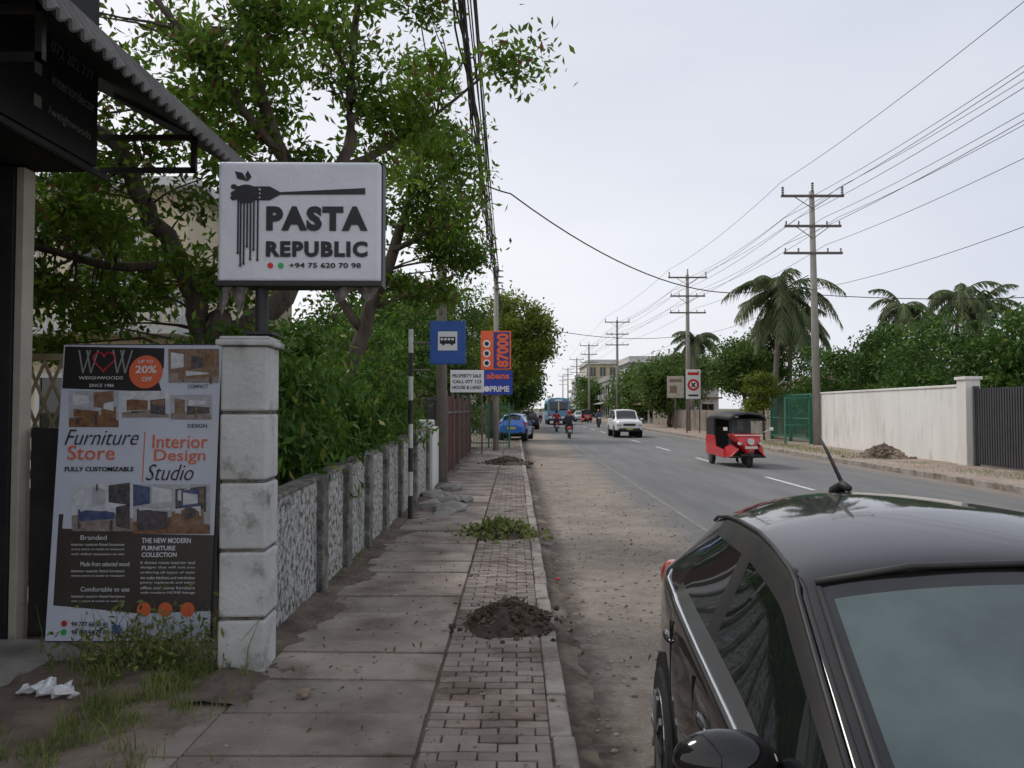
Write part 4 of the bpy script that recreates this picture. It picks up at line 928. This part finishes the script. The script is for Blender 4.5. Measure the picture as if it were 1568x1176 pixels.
def tuktuk(name,loc,rz=0,driver=True):
    e=E(name,loc,rz); mb=MB(); canv=M('canopy_black',(.02,.02,.022),None,rough=.6)
    sec=[(.42,.10,-1.22,-.95),(.62,.24,-1.20,-.85),(.82,.42,-1.12,-.72),(1.0,.53,-1.0,-.62),(1.06,.54,-.95,-.62)]
    v=[];f=[]
    for z,hw,yf,yb in sec: v+= [(-hw,yb,z),(-hw*.8,yf+.07,z),(-hw*.35,yf,z),(hw*.35,yf,z),(hw*.8,yf+.07,z),(hw,yb,z)]
    for i in range(4):
        for j in range(5): a=i*6+j; f.append((a,a+1,a+7,a+6))
    f+=[tuple(range(24,30)),tuple(range(6))]
    mb.add(v,f,0)
    for x0 in(-.64,.59): mb.prism([(x0,-.55,.28),(x0,1.28,.34),(x0,1.3,.98),(x0,.42,.98),(x0,.30,.62),(x0,-.5,.55)],(.05,0,0),0)
    mb.bx(-.6,.6,1.24,1.3,.34,.98,0); mb.bx(-.58,.58,-.95,1.24,.3,.36,1); mb.bx(-.5,.5,-.7,-.6,.3,.9,1)
    for q in(-1,1): mb.prism([(q*.56,-.95,.3),(q*.62,-.55,.3),(q*.62,-.55,.6),(q*.5,-.8,.7),(q*.3,-1.0,.55)],(0,0,.05),0)
    mb.obj('red_bodywork',[redc,black],e,bevel=.025)
    mb=MB(); v=[];f=[]
    prof=[(-.62,1.50),(-.58,1.62),(-.40,1.71),(0,1.75),(.40,1.71),(.58,1.62),(.62,1.50)]
    for yy,dz,sc in((-1.0,-.06,.93),(-.9,0,1),(.2,.03,1),(1.1,0,1),(1.28,-.05,.95)):
        v+=[(x*sc,yy,z+dz) for x,z in prof]
    for i in range(4):
        for j in range(6): a=i*7+j; f.append((a,a+1,a+8,a+7))
    mb.add(v,f); o=mb.obj('canopy',canv,e,smooth=True); sd=o.modifiers.new('s','SOLIDIFY'); sd.thickness=.03
    mb=MB(); 
    for s_ in(-1,1):
        mb.cyl((s_*.52,-.86,1.04),(s_*.55,-.80,1.52),.022,n=8); mb.cyl((s_*.6,.42,.95),(s_*.6,.42,1.55),.02,n=8); mb.bx(min(s_*.6,s_*.62),max(s_*.6,s_*.62),.5,1.28,.98,1.54)
    mb.bx(-.6,.6,1.26,1.29,.98,1.55); mb.bx(-.55,.55,-.84,-.80,1.47,1.53); mb.bx(-.03,.03,-.9,-.86,1.06,1.1)
    mb.bx(-.55,.55,.75,.85,.6,1.25); mb.bx(-.55,.55,.3,.85,.55,.66); mb.bx(-.2,.2,-.25,.05,.5,.66)
    mb.obj('frame_and_seats',canv,e)
    mb=MB(); mb.poly([(-.5,-.885,1.07),(.5,-.885,1.07),(.52,-.825,1.48),(-.52,-.825,1.48)]); gl=bpy.data.materials.new('clear_glass'); gl.use_nodes=True
    bs=gl.node_tree.nodes['Principled BSDF']; bs.inputs['Roughness'].default_value=.02; bs.inputs['Alpha'].default_value=.3; bs.inputs['Base Color'].default_value=(.1,.12,.12,1)
    mb.obj('windscreen',gl,e)
    mb=MB(); wheel(mb,0,-1.0,.23,.11,1); wheel(mb,-.56,.88,.23,.12,-1); wheel(mb,.56,.88,.23,.12,1); mb.obj('wheels',[rubber,alloy,dark],e)
    mb=MB(); mb.tube([(0,-1.27,.3),(0,-1.22,.45),(0,-1.0,.52),(0,-.8,.44)],[.05,.075,.08,.06],8); mb.bx(-.3,.3,-1.17,-1.13,.36,.42); mb.obj('mudguard',black,e,smooth=True)
    mb=MB(); mb.tube([(0,-1.24,.82),(0,-1.16,.82)],[.1,.11],18); 
    for s_ in(-1,1): mb.tube([(s_*.33,-1.16,.76),(s_*.33,-1.08,.76)],[.05,.055],12)
    mb.obj('headlamps',lclear,e)
    mb=MB(); mb.bx(-.45,.45,-1.03,-1.0,1.0,1.03)
    for s_ in(-1,1): mb.cyl((s_*.5,-.9,1.1),(s_*.72,-.98,1.2),.01,n=5); mb.box((s_*.74,-.98,1.22),(.13,.02,.1))
    mb.bx(-.2,.2,-1.245,-1.235,.6,.68)
    mb.obj('trim_and_mirrors',chrome,e)
    if driver:
        R=dict(RR); R['fw']=-1; human(e,seated(-1,.7,-.12),R,shD,tr,None,name='driver')
    return e
tuktuk('auto_rickshaw',(7.25,25.4,-.12),rad(4))
tuktuk('auto_rickshaw',(9.0,98,-.12)); tuktuk('auto_rickshaw',(1.3,84,-.12),rad(180)); tuktuk('auto_rickshaw',(8.6,120,-.12),0)

e=E('passenger_bus',(4.75,86,-.12)); mb=MB()
mb.prism([(-1.2,0,.45),(1.2,0,.45),(1.25,0,1.2),(1.2,0,2.7),(.95,0,2.98),(0,0,3.05),(-.95,0,2.98),(-1.2,0,2.7),(-1.25,0,1.2)],(0,9.5,0)); mb.obj('body',busblue,e,bevel=.08)
mb=MB(); mb.bx(-1.0,1.0,-.03,.02,1.65,2.55); 
for k in range(7): mb.bx(-1.255,-1.2,.7+k*1.25,1.75+k*1.25,1.6,2.4); mb.bx(1.2,1.255,.7+k*1.25,1.75+k*1.25,1.6,2.4)
mb.obj('windows',glassd,e)
mb=MB(); mb.bx(-1.15,1.15,-.05,.01,.75,.95); mb.bx(-1.26,-1.24,0.3,9.2,1.15,1.3); mb.bx(-.05,.05,-.04,-.03,1.65,2.55); mb.bx(-.4,.4,-.04,-.0,2.65,2.85); mb.obj('white_stripe',white,e)
mb=MB(); 
for s_ in(-1,1): mb.bx(s_*1.0-.1,s_*1.0+.1,-.06,.0,1.0,1.3); mb.bx(s_*1.0-.08,s_*1.0+.08,-.06,.0,2.62,2.72)
mb.obj('tail_lamps',lred,e); mb=MB(); mb.bx(-1.2,1.2,-.12,.05,.45,.65); 
mb.obj('bumper',black,e,bevel=.02)
mb=MB()
for s_ in(-1,1):
    for cy in(2.2,7.4): wheel(mb,s_*1.05,cy,.48,.3,s_)
mb.obj('wheels',[rubber,alloy,dark],e)
smallcar('silver_car',(8.9,108,-.12),0,M('silver',(.4,.4,.41),None,rough=.3,metal=.6),4.2,.86); smallcar('dark_car',(1.2,70,-.1),rad(180),black,4.1,.85)

# ---------------------------------------------------------------- debris
def pile(name,x,y,z,r,h,mat,n=350,chunk=.022,leaf=None,sticks=14,ry=1.):
    e=E(name,(x,y,z)); mb=MB(); K=12;A=30; v=[(0,0,h)]
    for i in range(1,K+1):
        t=i/K
        for j in range(A):
            a=2*math.pi*j/A; rr=r*t*(1+.28*mnoise.noise(Vector((math.cos(a)*1.3+x,math.sin(a)*1.3,y)))); zz=h*(1-t**1.3)*(1+.7*mnoise.noise(Vector((rr*9*math.cos(a),rr*9*math.sin(a),x))))-.012*t
            v.append((rr*math.cos(a),rr*ry*math.sin(a),zz))
    f=[(0,1+j,1+(j+1)%A) for j in range(A)]
    for i in range(K-1):
        for j in range(A): a=1+i*A+j; b_=1+i*A+(j+1)%A; f.append((a,a+A,b_+A,b_))
    mb.add(v,f); mb.obj('mound',mat,e,smooth=True)
    mb=MB()
    for i in range(n):
        q=abs(random.gauss(0,.5)); a=random.uniform(0,6.28); rr=r*q*1.05; zz=max(0,h*(1-min(q,1)**1.3)*.95); s_=chunk*random.uniform(.3,1.3)
        mb.box((rr*math.cos(a),rr*ry*math.sin(a),zz+s_*.2),(s_,s_*random.uniform(.5,1.4),s_*.8),0,Matrix.Rotation(random.uniform(0,3),3,'X')@Matrix.Rotation(random.uniform(0,3),3,'Z'))
    mb.obj('clods',mat,e,bevel=.003,seg=1)
    mb=MB()
    for i in range(sticks):
        a=random.uniform(0,6.28); q=random.uniform(0,.9); c=Vector((r*q*math.cos(a),r*q*ry*math.sin(a),h*(1-q)+.01)); d=Vector((random.gauss(0,1),random.gauss(0,1),random.uniform(-.15,.3))).normalized()*random.uniform(.04,.14); mb.tube([c-d,c+Vector((0,0,.01)),c+d],[.004,.004,.002],5)
    mb.obj('twigs',M('twig',(.2,.15,.1),(.3,.24,.17),5,.9),e)
    if leaf is not None:
        c=rng.normal(size=(leaf[1],3))*np.array([r*.5,r*ry*.5,.0]); q=np.minimum(1,np.hypot(c[:,0],c[:,1]/ry)/r); c[:,2]=h*(1-q)+rng.uniform(0,.08,len(c)); leafmesh('leaves',c,leaf[2],leaf[0],e)
    return e
dry=leafmat('dry_leaves',(.06,.04,.025),(.22,.16,.09),.1,3)
pile('soil_pile',-.05,6.3,0,.42,.19,darksoil,620,.032,(dry,110,.05),26,.8)
pile('leaf_pile',-.2,10.7,0,.50,.17,darksoil,150,.03,(L6,800,.1),10,.8)
pile('soil_pile',-.28,24.5,0,.75,.2,darksoil,220,.06,(dry,60,.08),8)
pile('soil_pile',13.0,27.5,0,.85,.42,soil,260,.09,(dry,60,.1),10)
e=E('rubble_stones'); mb=MB(); rb=M('rubble',(.32,.31,.28),(.22,.2,.18),5,.95,.6,20)
for (x,y,s_) in((-1.5,13.6,.26),(-1.15,13.2,.28),(-1.3,14.3,.28),(-1.0,14.6,.2),(-1.6,15.2,.3),(-1.2,12.6,.16),(-1.45,16.5,.24)):
    o=len(mb.v); mb.ell((x,y,s_*.14),(s_,s_*.9,s_*.4),0,12,9)
    for i in range(o,len(mb.v)):
        q=Vector(mb.v[i]); mb.v[i]=tuple(q+Vector((1,1,.6))*.13*mnoise.noise(q*5))
mb.obj('stones',rb,e)
mb=MB()
for i in range(1700):
    x=random.uniform(-1.9,3.0); y=2.6+abs(random.gauss(0,7)); z=0.006 if x<.19 else (-.117 if x>.34 else .01); s_=random.uniform(.004,.013) if x<.2 else random.uniform(.005,.024)
    if .17<x<.34: continue
    mb.ell((x,y,z),(s_,s_*.8,s_*.5),0,6,4)
mb.obj('pebbles',M('pebble',(.3,.26,.21),(.2,.17,.14),8,.9,island=.4))
c=np.stack([rng.uniform(-1.85,2.6,520),2.6+np.abs(rng.normal(0,8,520)),np.zeros(520)],1); c[:,2]=np.where(c[:,0]<.3,.01,-.112); leafmesh('fallen_leaves',c,.05,dry,None,down=0)
e=E('stone',(-1.28,4.72,.01)); mb=MB(); mb.ell((0,0,.02),(.045,.035,.03),0,9,6)
for i in range(len(mb.v)):
    q=Vector(mb.v[i]); mb.v[i]=tuple(q+Vector((1,1,1))*.012*mnoise.noise(q*40))
mb.obj('rock',M('brown_rock',(.22,.17,.12),(.3,.24,.18),20,.95),e)
e=E('plastic_bag',(-2.80,4.70,.045),rz=rad(-8)); mb=MB(); mb.ell((0,0,.01),(.20,.06,.028),0,34,18)
for i in range(len(mb.v)):
    q=Vector(mb.v[i]); mb.v[i]=tuple(q+Vector((1,1,.8))*.05*mnoise.noise(q*15+Vector((3,1,2)))+Vector((0,0,.03*mnoise.noise(q*42))))
mb.obj('bag',M('white_plastic',(.8,.8,.8),(.55,.55,.58),25,.4),e)
e=E('litter',(.45,8.3,-.09)); mb=MB(); mb.ell((0,0,.02),(.03,.02,.015),0,8,6); mb.obj('red_wrapper',inkr,e)

def grass(name,areas,mat,hl=(.06,.2),wd=.006,keep=None):
    V=[];F=[]
    for (cx,cy,rx,ry,n) in areas:
        for i in range(n):
            x=cx+random.gauss(0,rx*.5); y=cy+random.gauss(0,ry*.5)
            if abs(x+2.80)<.27 and 4.2<y<4.85: continue
            if mnoise.noise(Vector((x*4,y*4,7)))<.0 and x<-1: continue
            h_=random.uniform(*hl); a=random.uniform(0,6.28); bx_=random.gauss(0,.45)*h_; by_=random.gauss(0,.45)*h_
            dx=math.cos(a)*wd; dy=math.sin(a)*wd; o=len(V)
            V+= [(x-dx,y-dy,-.02),(x+dx,y+dy,-.02),(x+bx_*.4+dx*.7,y+by_*.4+dy*.7,h_*.6),(x+bx_*.4-dx*.7,y+by_*.4-dy*.7,h_*.6),(x+bx_,y+by_,h_)]; F+= [(o,o+1,o+2,o+3),(o+3,o+2,o+4)]
    me=bpy.data.meshes.new(name); me.from_pydata(V,[],F); me.materials.append(mat); o=bpy.data.objects.new(name,me); col.objects.link(o); return o
grass('grass',[(-2.35,5.1,.5,.35,2000),(-2.1,4.7,.35,.5,800),(-2.4,4.4,.45,.5,1100),(-2.3,3.8,.55,.5,900),(-2.55,3.3,.55,.5,700),(-2.75,5.35,.4,.2,700),(-1.95,6.3,.08,.5,150),(-1.85,9,.1,2,400),(12.4,31,1.2,7,2500),(12.6,38,1.0,6,2000),(12.8,20,1,3,900)],L6,(.025,.13),.004)
e=E('weeds'); c=rng.normal(size=(900,3))*np.array([.28,.14,.0])+np.array([-2.45,5.28,0]); c[:,2]=np.abs(rng.normal(0,.17,900))+.02
leafmesh('leaves',c,.055,L6,e)
mb=MB()
for i in range(60): x=-2.45+random.gauss(0,.28); y_=5.28+random.gauss(0,.12); mb.tube([(x,y_,-.02),(x+random.gauss(0,.05),y_,.18),(x+random.gauss(0,.1),y_,random.uniform(.25,.42))],[.004,.003,.001],4)
mb.obj('stems',L6,e)

# ---------------------------------------------------------------- sky, sun, camera
w=bpy.data.worlds.new('World'); scene.world=w; w.use_nodes=True; nt=w.node_tree; N=nt.nodes; L=nt.links
for n_ in list(N): N.remove(n_)
out=N.new('ShaderNodeOutputWorld'); sk=N.new('ShaderNodeTexSky'); sk.sky_type='NISHITA'; sk.sun_disc=False
SE,SA=rad(50),rad(-50)
sk.sun_elevation=SE; sk.sun_rotation=SA
b1=N.new('ShaderNodeBackground'); b1.inputs[1].default_value=.1; L.new(sk.outputs[0],b1.inputs[0])
tc=N.new('ShaderNodeTexCoord'); mp=N.new('ShaderNodeMapping'); mp.inputs['Scale'].default_value=(1,1,3.0); L.new(tc.outputs['Generated'],mp.inputs[0])
no=N.new('ShaderNodeTexNoise'); no.inputs['Scale'].default_value=1.3; no.inputs['Detail'].default_value=6; no.inputs['Roughness'].default_value=.5; L.new(mp.outputs[0],no.inputs['Vector'])
sp=N.new('ShaderNodeSeparateXYZ'); L.new(tc.outputs['Generated'],sp.inputs[0])
m1=N.new('ShaderNodeMath'); m1.operation='MULTIPLY_ADD'; L.new(sp.outputs[0],m1.inputs[0]); m1.inputs[1].default_value=-.75; m1.inputs[2].default_value=.15
m2=N.new('ShaderNodeMath'); m2.operation='MULTIPLY_ADD'; L.new(no.outputs['Fac'],m2.inputs[0]); m2.inputs[1].default_value=1.1; L.new(m1.outputs[0],m2.inputs[2])
m3=N.new('ShaderNodeMath'); m3.operation='MULTIPLY_ADD'; L.new(sp.outputs[2],m3.inputs[0]); m3.inputs[1].default_value=-.5; L.new(m2.outputs[0],m3.inputs[2])
rp=N.new('ShaderNodeValToRGB'); L.new(m3.outputs[0],rp.inputs[0]); rp.color_ramp.elements[0].position=.1; rp.color_ramp.elements[1].position=1.
rp.color_ramp.elements[0].color=(.62,.66,.76,1); rp.color_ramp.elements[1].color=(.96,.96,.98,1)
b2=N.new('ShaderNodeBackground'); L.new(rp.outputs[0],b2.inputs[0]); b2.inputs[1].default_value=1.08
mx=N.new('ShaderNodeMixShader'); mx.inputs[0].default_value=.92; L.new(b1.outputs[0],mx.inputs[1]); L.new(b2.outputs[0],mx.inputs[2]); L.new(mx.outputs[0],out.inputs[0])
sd=bpy.data.lights.new('sun','SUN'); sd.energy=1.5; sd.angle=rad(14); sd.color=(1,.95,.88); so_=bpy.data.objects.new('sun',sd); col.objects.link(so_)
dirv=Vector((math.sin(SA)*math.cos(SE),math.cos(SA)*math.cos(SE),math.sin(SE))); so_.rotation_euler=dirv.to_track_quat('Z','Y').to_euler()
cd=bpy.data.cameras.new('camera'); cd.sensor_width=36; cd.lens=27.18; cd.clip_start=.05; cd.clip_end=4000
cam=bpy.data.objects.new('camera',cd); col.objects.link(cam); cam.location=(0,0,1.75); cam.rotation_euler=(rad(91.79),0,rad(.29)); scene.camera=cam
scene.view_settings.view_transform='Standard'; scene.view_settings.look='None'; scene.view_settings.exposure=0
